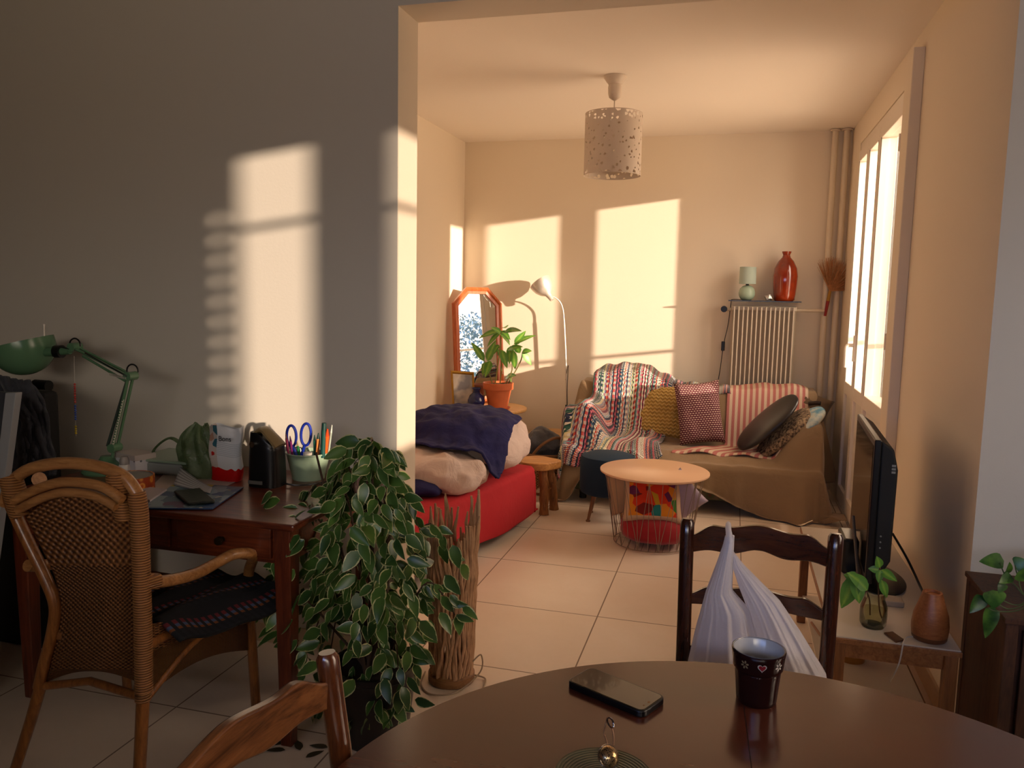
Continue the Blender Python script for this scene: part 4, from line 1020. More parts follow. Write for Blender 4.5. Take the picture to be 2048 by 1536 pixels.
# --- green produce bag
t = NT('thin_green_plastic')
tb = t.N('ShaderNodeBsdfTransparent'); tb.inputs[0].default_value = lin('#a9c79a'); mx = t.N('ShaderNodeMixShader'); mx.inputs[0].default_value = .42
t.base(t.ramp(t.noise(12, 5, .6), [(.35, '#4c5a3c'), (.7, '#7f9070')])); t.set(Roughness=.25); t.bump(t.noise(40, 5, .6, None, 1.0), .8, .006)
t.L(t.b.outputs[0], mx.inputs[1]); t.L(tb.outputs[0], mx.inputs[2]); t.L(mx.outputs[0], t.out.inputs[0]); M_gbag = t.m
c_ = D(398, 952); 
def gbag(u, v):
    a = 2 * PI * u; w = .085 * (1 - .15 * v) if v < .5 else .085 * (.925 - .6 * ((v - .5) / .5) ** 1.5)
    k = 1 + .16 * math.sin(a * 7 + v * 3) * (.3 + v) + .08 * math.sin(a * 13 - v * 5) * v
    return V(c_.x + w * k * math.cos(a) + .01 * math.sin(v * 6), c_.y + .01 + w * .75 * k * math.sin(a), DZ + .002 + .185 * v + .008 * math.sin(a * 3) * v)
t_ = thing('produce_bag', 'thin green plastic produce bag standing crumpled on the desk', 'bag', (c_.x, c_.y, DZ))
part(t_, 'bag', MB().grid(gbag, 90, 24, closeu=True), M_gbag, ang=180)
hb = [D(372, 948) + V(0, 0, .10), P(340, 876, Y=c_.y + .02), P(308, 900, Y=c_.y), P(312, 925, Y=c_.y), P(360, 925, Y=c_.y - .01)]
part(t_, 'handle', MB().tube(spline(hb, 8), .012, 8, flat=.35), M_gbag)
# --- sweets bag
c_ = D(454, 960); kw_ = 30 * S(455, 920, c_.y)
t = NT('sweet_bag_print'); s_ = t.xyz(t.co('UV'))
wav = t.math('ADD', .23, t.math('MULTIPLY', t.math('SINE', t.math('MULTIPLY', s_[0], 60)), .018))
side = t.math('LESS_THAN', s_[0], .34)
vo = t.N('ShaderNodeTexVoronoi'); vo.inputs['Scale'].default_value = 7; t.L(t.co('UV'), vo.inputs['Vector'])
sc_ = t.N('ShaderNodeSeparateColor'); t.L(vo.outputs['Color'], sc_.inputs[0])
pal = t.ramp(sc_.outputs[0], [(0, '#c6bcb4'), (.5, '#b98f7a'), (.65, '#3a6a78'), (.8, '#b52b25')], 'CONSTANT')
lines = t.math('MULTIPLY', t.math('GREATER_THAN', t.math('SINE', t.math('MULTIPLY', s_[1], 190)), .2), t.math('MULTIPLY', t.math('GREATER_THAN', s_[1], .45), t.math('LESS_THAN', s_[1], .72)))
white = t.mix(t.math('MULTIPLY', lines, .35), '#d6d9dd', '#5b7d92')
body = t.mix(side, white, pal)
t.base(t.mix(t.math('LESS_THAN', s_[1], wav), body, '#c20d10')); t.set(Roughness=.22); t.bump(t.noise(30, 4), .35, .004); M_sweet = t.m
t_ = thing('sweets_bag', 'red and white foil bag of sweets standing open on the desk', 'sweets bag', (c_.x, c_.y, DZ))
hk = (D(454, 960).z, P(454, 853, Y=c_.y).z - DZ)[1]
def sbag(u, v):
    a = 2 * PI * u + PI * .75; w = kw_ * (.92 + .18 * v); dpt = .028 * (1 - .3 * v)
    se = lambda x: math.copysign(abs(x) ** .7, x)
    return V(c_.x + w * se(math.cos(a)) + .004 * math.sin(v * 9), c_.y + dpt * se(math.sin(a)) + .004 * math.sin(a * 4 + v * 6) * v, DZ + .001 + hk * v + .006 * v * math.sin(a * 3 + 1))
b = MB().grid(sbag, 56, 20, closeu=True); part(t_, 'bag', b, M_sweet, ang=180)
part(t_, 'bottom', MB().lathe([(0, .002), (.028, .002)], (c_.x, c_.y, DZ), 20, sx=kw_ * .9 / .028), plain('red_foil', '#c20d10', .3))
def text(parent, s, loc, size, rot, mat, name='lettering', ext=.0004):
    cu = bpy.data.curves.new(name, 'FONT'); cu.body = s; cu.size = size; cu.extrude = ext; cu.align_x = 'CENTER'; cu.align_y = 'CENTER'
    o = bpy.data.objects.new(name, cu); C.objects.link(o); cu.materials.append(mat)
    me = bpy.data.meshes.new_from_object(o); bpy.data.objects.remove(o)
    o = bpy.data.objects.new(name, me); C.objects.link(o); me.materials.clear(); me.materials.append(mat)
    o.parent = parent; o.location = Vector(loc) - ROOT[parent.name]; o.rotation_euler = rot; return o
M_ink = plain('black_ink', '#141414', .5)
text(t_, 'Bons', (c_.x + .018, c_.y - .034, DZ + hk * .80), .026, (PI / 2, 0, 0), M_ink)
# --- black electric can opener
c_ = D(529, 972); OY = c_.y + .02
ow = 29 * S(529, 930, OY); oh = P(529, 862, Y=OY).z - DZ
t_ = thing('can_opener', 'black electric can opener with a gold-brown lever top on the desk', 'can opener', (c_.x, OY, DZ))
def obox(u, v):
    a = 2 * PI * u; se = lambda x: math.copysign(abs(x) ** .55, x); k = 1 - .14 * v ** 2
    zz = oh * v
    if v > .8: zz = oh * (.8 + .2 * math.sin((v - .8) / .2 * PI / 2)); 
    x = ow * k * se(math.cos(a)); zz -= max(0, v - .72) * .22 * max(0, (x / ow + .1)) * (1 if v > .72 else 0)
    return V(c_.x + x, OY + .05 * k * se(math.sin(a)), DZ + zz)
b = MB().grid(obox, 48, 24, closeu=True); rim = [v_ for v_ in b.bm.verts if False]
b.bm.verts.ensure_lookup_table(); n0 = 48 * 24; b.bm.faces.new([b.bm.verts[n0 + k] for k in range(48)])
part(t_, 'body', b, M_black)
b = MB().tube(spline([V(c_.x - ow * .75, OY - .0, DZ + oh - .012), V(c_.x - ow * .2, OY, DZ + oh + .006), V(c_.x + ow * .35, OY, DZ + oh - .018), V(c_.x + ow * .9, OY, DZ + oh - .05)], 6), [.010 + .004 * (k / 18) for k in range(19)], 10, flat=1.0)
for v_ in b.bm.verts: v_.co.y = OY + (v_.co.y - OY) * 2.6
part(t_, 'lever', b, plain('gold_brown_plastic', '#8b7650', .35))
part(t_, 'cutter', MB().cyl((c_.x - ow * .35, OY - .062, DZ + oh * .80), (c_.x - ow * .35, OY - .04, DZ + oh * .80), .010), M_steel)
part(t_, 'badge', MB().box((c_.x - ow * .75, OY - .053, DZ + .012), (c_.x + ow * .2, OY - .050, DZ + .024)), plain('grey_badge', '#6b6763', .4), smooth=False)
part(t_, 'power_cord', MB().tube(spline([V(c_.x + ow * .8, OY, DZ + .012), V(c_.x + ow + .06, OY + .01, DZ + .006), V(c_.x + ow + .12, OY + .09, DZ + .005), V(c_.x + .2, dy1 - .02, DZ + .005)], 6), .0032, 7), M_black)
# --- green bucket with pens
BY = 2.565; kc = S(616, 930, BY); bc = P(617, 950, Y=BY); br = 38 * kc; bt = P(616, 903, Y=BY).z
t_ = thing('pen_bucket', 'small light green metal bucket holding scissors and pens', 'bucket', (bc.x, BY, DZ))
M_buck = plain('pale_green_metal', '#8aa088', .35)
part(t_, 'bucket', MB().lathe([(0, .003), (br * .72, .003), (br * .72, 0), (br * .74, .0), (br, bt - DZ - .006), (br + .004, bt - DZ - .003), (br + .003, bt - DZ), (br - .003, bt - DZ), (br * .7, .01), (0, .01)], (bc.x, BY, DZ), 48), M_buck)
def BP(x, y, d=0): return P(x, y, Y=BY + d)
M_bluep = plain('blue_handle', '#1a2f9a', .35)
t_ = thing('scissors', 'scissors with dark blue handles standing in the green bucket', 'scissors', BP(600, 905))
for (x, y, rx, ry, tl) in ((583, 872, 9.5, 21, 8), (612, 869, 10, 22, -8)):
    b = MB(); pts = []
    for k in range(24):
        a = 2 * PI * k / 24; pts.append(BP(x + rx * math.cos(a) + .1 * tl * math.sin(a), y + ry * math.sin(a), -.01))
    b.tube(pts, .0052, 8, closed=True)
    b.tube([BP(x + (3 if x < 600 else -3), y + ry, -.01), BP(598, 925, -.005)], .006, 8)
    part(t_, 'handle', b, M_bluep)
part(t_, 'blades', MB().box(BP(594, 925) + V(0, -.002, -.05), BP(602, 915) + V(0, .002, 0)), M_steel, smooth=False)
pens = [((578, 920), (572, 868), .005, '#8e1f4f', 'magenta pen leaning left in the green bucket', 'pen'), ((586, 922), (580, 872), .0045, '#a33a8a', 'purple pen beside the scissors in the bucket', 'pen'),
        ((600, 925), (594, 882), .0045, '#2f8a4a', 'green pencil between the scissor handles', 'pencil'), ((634, 920), (637, 866), .0065, '#e08a4a', 'orange marker in the middle right of the bucket', 'marker'),
        ((648, 922), (655, 858), .0085, '#d5531c', 'thick bright orange marker at the right of the bucket', 'marker'), ((645, 915), (648, 846), .009, '#12403a', 'dark green comb standing in the bucket', 'comb'),
        ((630, 922), (629, 870), .005, '#1f5a4a', 'teal pen at the back of the bucket', 'pen'), ((655, 920), (664, 850), .004, '#9aa89a', 'clear pen leaning out at the far right of the bucket', 'pen')]
for i, (a, c, r, col, lab, nm) in enumerate(pens):
    A, B = BP(*a, .012 * ((i * 7) % 5 - 2)), BP(*c, .014 * ((i * 5) % 5 - 2)); A.z = max(A.z, DZ + .03); t2 = thing(nm, lab, nm, A)
    part(t2, 'barrel', MB().cyl(A, A.lerp(B, .8), r, seg=12), plain('pen_col_%d' % i, col, .35))
    part(t2, 'tip', MB().cyl(A.lerp(B, .8), B, r * .95, r * (.3 if nm != 'comb' else .9), seg=12), plain('pen_tip_%d' % i, ['#5a1030', '#5a205a', '#c9b08a', '#1c3a30', '#b03a10', '#0d302b', '#0f3a30', '#c6ccc0'][i], .4))
A = BP(615, 915, -.05)
solo('glue_stick', 'white round-topped glue stick at the front of the bucket', 'glue stick', MB().cyl(BP(615, 935, -.045), BP(615, 905, -.045), .0155, seg=24), plain('white_cap', '#d9d2c4', .4), A)
# --- papers and magazines
def sheet(px4, dz, th=.0016): 
    b = MB(); p = [D(*q) for q in px4]
    lo = [b.bm.verts.new((q.x, q.y, DZ + dz)) for q in p]; up = [b.bm.verts.new((q.x, q.y, DZ + dz + th)) for q in p]
    f = b.bm.faces.new(up); b.bm.faces.new(lo[::-1])
    for lp, uv in zip(f.loops, ((0, 0), (1, 0), (1, 1), (0, 1))): lp[b.uv].uv = uv
    for k in range(4): b.bm.faces.new((lo[k], lo[(k + 1) % 4], up[(k + 1) % 4], up[k]))
    return b
M_paper = plain('pale_paper', '#c2b3aa', .7)
solo('paper_sheet', 'large pale sheet of paper lying under the sweets bag', 'paper', sheet([(292, 985), (447, 976), (484, 958), (332, 945)], .0005), M_paper, D(380, 970), smooth=False)
t = NT('magazine_print'); uv = t.co('UV'); s_ = t.xyz(uv)
vo = t.N('ShaderNodeTexVoronoi', distance='CHEBYCHEV'); vo.inputs['Scale'].default_value = 6; t.L(uv, vo.inputs['Vector'])
sc_ = t.N('ShaderNodeSeparateColor'); t.L(vo.outputs['Color'], sc_.inputs[0])
t.base(t.ramp(sc_.outputs[0], [(0, '#49657a'), (.3, '#7f93a0'), (.5, '#b9b7ae'), (.62, '#b9a13a'), (.72, '#2f4a7a'), (.85, '#59365a'), (.93, '#8aa0b0')], 'CONSTANT')); t.set(Roughness=.35); M_mag = t.m
solo('magazine', 'colourful blue-grey magazine lying open on the desk', 'magazine', sheet([(284, 1020), (425, 1021), (487, 978), (352, 968)], .003, .004), M_mag, D(380, 1000), smooth=False)
t = NT('text_page'); s_ = t.xyz(t.co('UV')); ln = t.math('GREATER_THAN', t.math('SINE', t.math('MULTIPLY', s_[1], 42)), .35); t.base(t.mix(t.math('MULTIPLY', ln, .55), '#c4c6cc', '#3d4148')); t.set(Roughness=.5)
p0, p1, p2, p3 = D(347, 975), D(420, 992), D(425, 980), D(362, 953)
b = MB().grid(lambda u, v: (p0.lerp(p1, u)).lerp(p3.lerp(p2, u), v) + V(0, 0, .009 + .03 * (1 - u) ** 2 * v), 12, 8)
solo('curled_page', 'curled printed page rising at the left of the open magazine', 'page', b, t.m, p0, ang=180, solid=.0008)
solo('envelope_stack', 'pale envelopes stacked beside the rattan chair back on the desk', 'envelopes', sheet([(262, 1002), (300, 1008), (334, 985), (285, 980)], .003, .010), plain('envelope_paper', '#b9b0b4', .6), D(295, 995), smooth=False)
solo('notebook', 'thin dark blue notebook edge under the envelopes', 'notebook', sheet([(262, 1008), (302, 1012), (338, 988), (290, 982)], .0005, .0022), plain('navy_card', '#20243c', .5), D(300, 1000), smooth=False)
b = sheet([(348, 992), (376, 1017), (430, 1012), (400, 986)], .0085, .010)
solo('leather_wallet', 'black leather wallet lying on the magazine', 'wallet', b, plain('black_leather', '#11160f', .4, bs=.3, bscale=120), D(390, 1002), smooth=False, bevel=.003)

# --- rattan armchair
M_rat = wood('rattan_pole', '#6a3d1c', '#9c6230', 7, 'Z', .35, .3, .1, 6)
M_rat2 = wood('rattan_pole_light', '#8a5a30', '#b98450', 7, 'X', .35, .3, .1, 6)
t = NT('rattan_wrap'); o = t.xyz(); w_ = t.math('SINE', t.math('MULTIPLY', o[2], 900)); t.base(t.ramp(w_, [(.0, '#7d4f2a'), (.6, '#b07c48')])); t.set(Roughness=.45); t.bump(w_, .6, .003); M_wrap = t.m
t = NT('rattan_weave'); s_ = t.xyz(t.co('UV'))
A_ = t.math('SINE', t.math('MULTIPLY', s_[0], 110)); ph = t.math('MULTIPLY', t.math('GREATER_THAN', A_, 0), PI)
B_ = t.math('SINE', t.math('ADD', t.math('MULTIPLY', s_[1], 330), ph)); fine = t.math('MULTIPLY', B_, t.math('ABSOLUTE', A_))
# coarser basket weave in the upper third
A2 = t.math('SINE', t.math('MULTIPLY', s_[0], 88)); B2 = t.math('SINE', t.math('MULTIPLY', s_[1], 150)); co_ = t.math('MULTIPLY', A2, B2)
up_ = t.math('GREATER_THAN', s_[1], .60)
hgt = t.math('ADD', t.math('MULTIPLY', co_, up_), t.math('MULTIPLY', fine, t.math('SUBTRACT', 1, up_)))
t.base(t.ramp(t.math('ADD', t.math('MULTIPLY', hgt, .5), .5), [(.1, '#4a2a15'), (.4, '#7d4c27'), (.9, '#a06c3c')])); t.set(Roughness=.5); t.bump(hgt, 1.0, .006); M_weave = t.m
RC = V(-1.65, 1.90, 0)
t_ = thing('rattan_armchair', 'woven rattan armchair with a rounded back pulled up to the desk', 'armchair', RC)
R = lambda x, y, Y=1.70: P(x, y, Y=Y)
rows = [(1368, 84, 288), (1340, 92, 289), (1300, 104, 288), (1250, 116, 287), (1200, 124, 286), (1150, 112, 285), (1100, 88, 284), (1060, 68, 283), (1035, 54, 282), (1014, 46, 279)]
rows = [(y, a, c) for y, a, c in rows]
def back(u, v):
    f = v * (len(rows) - 1); i = min(int(f), len(rows) - 2); k = f - i
    y = rows[i][0] * (1 - k) + rows[i + 1][0] * k; a = rows[i][1] * (1 - k) + rows[i + 1][1] * k; c = rows[i][2] * (1 - k) + rows[i + 1][2] * k
    x = a + (c - a) * u
    if v > .75: y -= (v - .75) / .25 * 24 * math.sin(PI * min(1, u)) ** .8
    if v < .12: y -= (1 - v / .12) * 28 * math.sin(PI * u)
    return R(x, y, 1.70 - .035 * math.sin(PI * u) + .06 * (1 - v) * .3)
part(t_, 'woven_back', MB().grid(back, 50, 60), M_weave, ang=180, solid=.008)
L_ = [(14, 985), (22, 1010), (52, 1075), (88, 1150), (110, 1210), (104, 1270), (88, 1330), (78, 1375)]
part(t_, 'back_post', MB().tube(spline([R(x, y) for x, y in L_], 5), .0165, 12), M_rat)
part(t_, 'back_post', MB().tube(spline([R(272, 985), R(279, 1030), R(283, 1150), R(286, 1260), R(288, 1380)], 5), .0235, 14), M_wrap)
arc = [(10, 1010), (22, 968), (60, 938), (130, 926), (200, 934), (250, 955), (276, 990)]
part(t_, 'top_hoop', MB().tube(spline([R(x, y) for x, y in arc], 6), .0165, 12), M_rat2)
arc = [(28, 1002), (75, 978), (130, 964), (200, 972), (245, 1000)]
part(t_, 'inner_hoop', MB().tube(spline([R(x, y, 1.66) for x, y in arc], 6), .013, 12), M_rat2)
arc = [(36, 1020), (85, 996), (130, 985), (190, 992), (232, 1014)]
part(t_, 'inner_hoop', MB().tube(spline([R(x, y, 1.66) for x, y in arc], 6), .012, 12), M_rat2)
part(t_, 'spacer', MB().tube([R(78, 958, 1.67), R(80, 962, 1.71)], .018, 14), M_rat2)
for a, c, r in (((20, 952), (44, 1032), .029), ((232, 950), (252, 1040), .026)):
    part(t_, 'cane_binding', MB().tube([R(*a, 1.695), R((a[0] + c[0]) / 2, (a[1] + c[1]) / 2, 1.695), R(*c, 1.695)], r, 14), M_wrap)
z_ = R(288, 1380).z
part(t_, 'rear_leg', MB().tube([R(82, 1370), R(62, 1440), V(R(40, 1536).x - .01, 1.68, 0)], [.016, .0155, .014], 12), M_rat)
part(t_, 'rear_leg', MB().tube([R(287, 1378), V(R(284, 1536).x, 1.69, .1), V(R(284, 1536).x - .005, 1.68, 0)], [.0175, .0165, .015], 12), M_rat)
part(t_, 'rear_rail', MB().tube([R(90, 1372), R(180, 1362, 1.72), R(285, 1395)], .0115, 10), M_rat)
b = MB()
for z in (0, 8): b.tube([R(286, 1375 + z), R(286, 1392 + z)], .021, 12)
part(t_, 'cane_binding', b, M_wrap)
FYr = 2.14
Fp = lambda x, y: P(x, y, Y=FYr)
fr_x = Fp(498, 1250).x
def sidep(u, v):
    top = R(290, 1250).lerp(Fp(498, 1215), u); bot = R(290, 1392).lerp(Fp(498, 1300), u)
    bot.z += .035 * math.sin(PI * u)
    return top.lerp(bot, 1 - v) + V(0, 0, 0)
part(t_, 'woven_side', MB().grid(lambda u, v: sidep(u, v * .999), 40, 20), M_weave, ang=180, solid=.006)
sz_ = (R(290, 1250).z + Fp(498, 1215).z) / 2
lx0 = R(110, 1250).x
seat = [(R(290, 1250).x, 1.70), (fr_x, FYr), (fr_x - .50, FYr + .02), (lx0, 1.70)]
part(t_, 'seat', MB().prism(seat, 'Z', sz_ - .02, sz_), M_weave, smooth=False)
part(t_, 'seat_rail', MB().tube([V(seat[0][0], 1.7, sz_), V(seat[1][0], FYr, sz_), V(seat[2][0], FYr + .02, sz_), V(seat[3][0], 1.7, sz_)], .013, 10), M_rat)
part(t_, 'front_leg', MB().tube([V(fr_x, FYr, sz_), V(fr_x + .01, FYr + .02, 0)], .0155, 12), M_rat)
part(t_, 'front_leg', MB().tube([V(fr_x - .5, FYr + .02, sz_), V(fr_x - .51, FYr + .04, 0)], .0155, 12), M_rat)
part(t_, 'side_rail', MB().tube(spline([R(290, 1400), V((R(290, 1400).x + fr_x) / 2, 1.92, sz_ - .06), V(fr_x, FYr, sz_ - .10)], 5), .0115, 10), M_rat)
arm = [P(288, 1163, Y=1.70), P(330, 1162, Y=1.76), P(390, 1148, Y=1.86), P(440, 1122, Y=1.96), P(470, 1108, Y=2.0)]
af = arm[-1]
part(t_, 'armrest', MB().tube(spline(arm + [V(af.x + .02, 2.06, af.z - .02), V(fr_x + .01, FYr - .01, af.z - .10), V(fr_x, FYr, sz_)], 6), .0165, 14), M_rat2)
part(t_, 'cane_binding', MB().tube([P(289, 1163, Y=1.705), P(316, 1162, Y=1.74)], .0215, 14), M_wrap)
al = [V(a.x - .38 - .25 * (a.y - 1.7), a.y, a.z) for a in arm]
part(t_, 'armrest', MB().tube(spline(al + [V(fr_x - .52, FYr, af.z - .1), V(fr_x - .5, FYr + .02, sz_)], 6), .0165, 14), M_rat2)
# textile on the seat
t = NT('dark_striped_textile'); s_ = t.xyz(t.co('UV'))
st = t.math('FRACT', t.math('MULTIPLY', s_[0], 5)); base_ = t.ramp(st, [(0, '#0c0d12'), (.45, '#0c0d12'), (.46, '#5a1a20'), (.56, '#5a1a20'), (.57, '#3c4a66'), (.64, '#3c4a66'), (.65, '#6a3a1a'), (.72, '#13151a')], 'CONSTANT')
dash = t.math('GREATER_THAN', t.math('SINE', t.math('MULTIPLY', s_[1], 120)), -.1); t.base(t.mix(dash, '#0c0d12', base_)); t.set(Roughness=.95)
def cloth(u, v):
    x = (seat[3][0] + .04) * (1 - u) + (R(290, 1250).x + .03) * u + (.05 + .10 * u) * v; y = 1.76 + .40 * v
    q = V(x, y, sz_ + .035 + .012 * mn.noise(V(x * 14, y * 12, 0)) + .010 * math.sin(u * 17 + v * 4))
    over = max(0, u - .86) / .14; q.z -= .075 * over * (.4 + .6 * v); q.x += .03 * over
    return q
solo('seat_cloth', 'dark woven cloth with red and blue stripes spread over the rattan seat', 'cloth', MB().grid(cloth, 60, 40), t.m, (RC.x, 1.95, sz_), ang=180, solid=.012)

# --- keyboard stood on end, jacket on a black case
kx = P(5, 900, Y=1.95)
t_ = thing('upright_keyboard', 'silver electronic piano keyboard standing on its end at the left edge', 'keyboard', (-2.32, 1.98, 0))
E = [P(16, 785, Y=1.98), P(37, 785, Y=1.98), P(14, 960, Y=1.98), P(-4, 960, Y=1.98)]
dn = (E[3] - E[0]); k_ = (E[0].z) / (E[0].z - E[3].z)
e_lo0 = E[0] + dn * k_; e_lo1 = E[1] + (E[2] - E[1]) * k_
def slab(p, d0, d1):
    b = MB(); A = [b.bm.verts.new(q + V(0, d0, 0)) for q in p]; B = [b.bm.verts.new(q + V(0, d1, 0)) for q in p]
    b.bm.faces.new(A); b.bm.faces.new(B[::-1])
    for k in range(len(p)): b.bm.faces.new((A[k], B[k], B[(k + 1) % len(p)], A[(k + 1) % len(p)]))
    return b
M_silver = plain('silver_plastic', '#a9adb2', .35, .3)
part(t_, 'side_rail', slab([E[0], E[1], e_lo1, e_lo0], -.01, .015), M_silver, smooth=False, bevel=.002)
dirn = (e_lo0 - E[0]); Lk = dirn.length; dirn.normalize(); sx_ = V(-1, 0, 0)
part(t_, 'case', slab([E[0], E[0] + sx_ * .22, e_lo0 + sx_ * .22, e_lo0], .0, .012), plain('dark_silver', '#3a3d44', .4), smooth=False)
b = MB(); b2 = MB(); s_ = .07
while s_ < Lk - .05:
    a = E[0] + dirn * s_ + sx_ * .035; c = E[0] + dirn * (s_ + .020) + sx_ * .035
    q4 = [a, c, c + sx_ * .14, a + sx_ * .14]
    A = [b.bm.verts.new(q + V(0, -.012, 0)) for q in q4]; B = [b.bm.verts.new(q + V(0, .002, 0)) for q in q4]; b.bm.faces.new(A); b.bm.faces.new(B[::-1])
    for k in range(4): b.bm.faces.new((A[k], B[k], B[(k + 1) % 4], A[(k + 1) % 4]))
    s_ += .0225
part(t_, 'keys', b, plain('ivory_key', '#d8d8d4', .3), smooth=False)
t_ = thing('black_case', 'tall black case draped with a jacket beside the standing keyboard', 'case', (-2.62, 2.45, 0))
part(t_, 'case', MB().box((-2.95, 2.36, 0), (P(92, 850, Y=2.36).x, 2.43, P(60, 782, Y=2.36).z)), M_blackm, smooth=False, bevel=.02)
part(t_, 'shoulder', MB().tube([P(70, 770, Y=2.50), P(98, 772, Y=2.50)], .022, 12), M_blackm)
def jack(u, v):
    px_ = -30 + 62 * u + 45 * u * v + (28 if u > .5 else 0) * 0; py = 760 - 12 * math.sin(PI * u) + 185 * v
    rx = [(60, 756), (85, 778), (95, 800), (97, 850), (110, 900), (112, 940)]
    f = v * 5; i = min(int(f), 4); xr_ = rx[i][0] + (rx[i + 1][0] - rx[i][0]) * (f - i)
    lft = -60 if v < .25 else -60 + (18 + 60) * sm(.25, .5, v)
    x = lft + (xr_ - lft) * u
    y = 755 + 190 * v - 6 * math.sin(u * 5)
    return P(x, y, Y=2.345 - .03 * math.sin(PI * u) + .02 * mn.noise(V(u * 5, v * 4, 0)) + .012 * mn.noise(V(u * 13, v * 9, 2)))
solo('jacket', 'dark grey-blue fleece jacket hung over the black case', 'jacket', MB().grid(jack, 50, 50), fabric('grey_blue_fleece', '#33363f', .2, 400, .4, 8, wr=.6, wrs=12), P(60, 850, Y=2.33), ang=180, solid=.015)
# ================================================================ ficus, driftwood lamp, table and near things
random.seed(21)
FYY = 2.20
fc = V(-1.03, 2.20, 0)
t_ = thing('weeping_fig', 'tall bushy variegated weeping fig in a black pot beside the desk', 'potted plant', fc)
part(t_, 'pot', MB().lathe([(0, 0), (.10, 0), (.105, .01), (.128, .22), (.136, .225), (.138, .245), (.126, .245), (.115, .2), (0, .19)], fc, 44), M_black)
part(t_, 'soil', MB().lathe([(0, .215), (.12, .21)], fc, 24), plain('soil_b', '#1c130d', 1))
FP = lambda x, y, d=0: P(x, y, Y=FYY + d)
M_bark = plain('fig_bark', '#4a3626', .8, var=.2, vs=30)
base_ = fc + V(0, 0, .2)
br = []
def branch(pts, r0, r1=.0012):
    q = spline(pts, 6); br.append(q); n_ = len(q)
    return q, [r0 + (r1 - r0) * k / (n_ - 1) for k in range(n_)]
bm_ = MB()
tips = [(730, 885, 0), (780, 900, -.03), (745, 950, .05), (655, 990, -.05), (560, 1080, 0), (600, 1020, .1), (490, 1260, -.05), (570, 1180, .08), (840, 1060, .05), (900, 1110, .1), (910, 1230, .05), (830, 1330, -.02), (810, 1180, .1), (700, 1000, .1), (660, 1060, -.1), (620, 1300, .05), (720, 1100, -.12), (780, 1230, -.1), (650, 1180, -.12), (800, 1010, .08), (690, 1230, .12), (640, 1440, .05), (800, 1400, -.05), (760, 1310, -.08)]
for i, (x, y, d) in enumerate(tips):
    e = FP(x, y, d); a = base_ + V(random.uniform(-.03, .03), random.uniform(-.03, .03), 0)
    topz = max(e.z + .10, .45) if e.z < .85 else e.z
    m1 = a.lerp(V(e.x, e.y, 0), .22); m1.z = a.z + (topz - a.z) * .45
    m2 = a.lerp(V(e.x, e.y, 0), .62); m2.z = topz if e.z < topz - .02 else a.z + (topz - a.z) * .8
    q, r = branch([a, m1, m2, e], .0065); bm_.tube(q, r, 6)
# bare pale stick on the left top
bm_.tube([FP(655, 1000, .02), FP(638, 930, .04), FP(632, 905, .05)], .004, 6)
part(t_, 'branches', bm_, M_bark)
t = NT('variegated_leaf'); s_ = t.xyz(t.co('UV'))
nz = t.noise(45, 3); ge = t.N('ShaderNodeObjectInfo')
k_ = t.math('ADD', s_[0], t.math('MULTIPLY', t.math('SUBTRACT', nz, .5), .55))
big = t.noise(7, 2)
green = t.ramp(big, [(.35, '#2a4a22'), (.65, '#567a35')])
t.base(t.mix(t.math('GREATER_THAN', k_, .84), green, '#c3c48a')); t.set(Roughness=.32)
M_var = t.m
# outline of the crown: centre and half width at each height of the photograph
env = [(885, 735, 30), (920, 735, 60), (960, 725, 62), (1010, 700, 88), (1060, 690, 135), (1110, 700, 150), (1160, 700, 155), (1210, 690, 160), (1260, 690, 150), (1310, 700, 125), (1360, 710, 110), (1410, 715, 95), (1460, 720, 80)]
b = MB(); cnt = 0
def addleaf(p, dep):
    out = V(p.x - fc.x, (p.y - fc.y) * 1.2, 0); 
    if out.length < .02: out = V(random.uniform(-1, 1), random.uniform(-1, 1), 0)
    out.normalize()
    d = V(out.x * .5 + random.uniform(-.6, .6), out.y * .4 + random.uniform(-.4, .4), -.9 + random.uniform(-.2, .9))
    L = random.uniform(.050, .080)
    up = V(random.uniform(-.7, .7) + out.x * .4, -1.0 + random.uniform(-.4, .4), random.uniform(.1, .9))
    b.leaf(p, d, up, L, L * random.uniform(.52, .66), random.uniform(.0, .3), random.uniform(.1, .4), 6)
for i in range(len(env) - 1):
    y0, c0, w0 = env[i]; y1, c1, w1 = env[i + 1]
    n_ = int(9 + (w0 + w1) * .17)
    if i >= 9: n_ = int(n_ * .55)
    for k in range(n_):
        f = random.random(); y = y0 + (y1 - y0) * f; c_ = c0 + (c1 - c0) * f; w = w0 + (w1 - w0) * f
        u = random.uniform(-1, 1); dep = random.uniform(-1, 1) * math.sqrt(max(.05, 1 - u * u * .8)) * w * .00135
        y2 = y + random.uniform(-15, 5)
        p = FP(c_ + w * u, y2, dep); addleaf(p, dep)
# leaves that follow the drooping branches
for q in br:
    n_ = len(q)
    for k in range(int(n_ * .45), n_):
        for r in range(2):
            if random.random() < .62: addleaf(q[k] + V(random.uniform(-.01, .01), random.uniform(-.01, .01), 0), 0)
for (x, y, d) in [(700, 905, 0), (715, 885, 0), (770, 895, 0), (780, 905, 0), (755, 920, 0), (545, 985, -.05), (560, 1000, -.05), (500, 1265, 0), (860, 1050, .05), (850, 1080, .05), (905, 1090, .08), (920, 1130, .1), (890, 1150, .05), (900, 1190, .05), (880, 1225, .02), (905, 1240, .03), (925, 1215, .05), (860, 1240, 0), (840, 1260, 0), (835, 1300, 0), (815, 1320, 0), (830, 1320, .02), (640, 1420, 0), (625, 1450, 0), (655, 1480, 0), (760, 1420, -.12), (800, 1380, -.08), (830, 1400, -.06), (735, 1440, -.14)]:
    addleaf(FP(x, y, d), 0)
part(t_, 'leaves', b, M_var, ang=180, recalc=False)
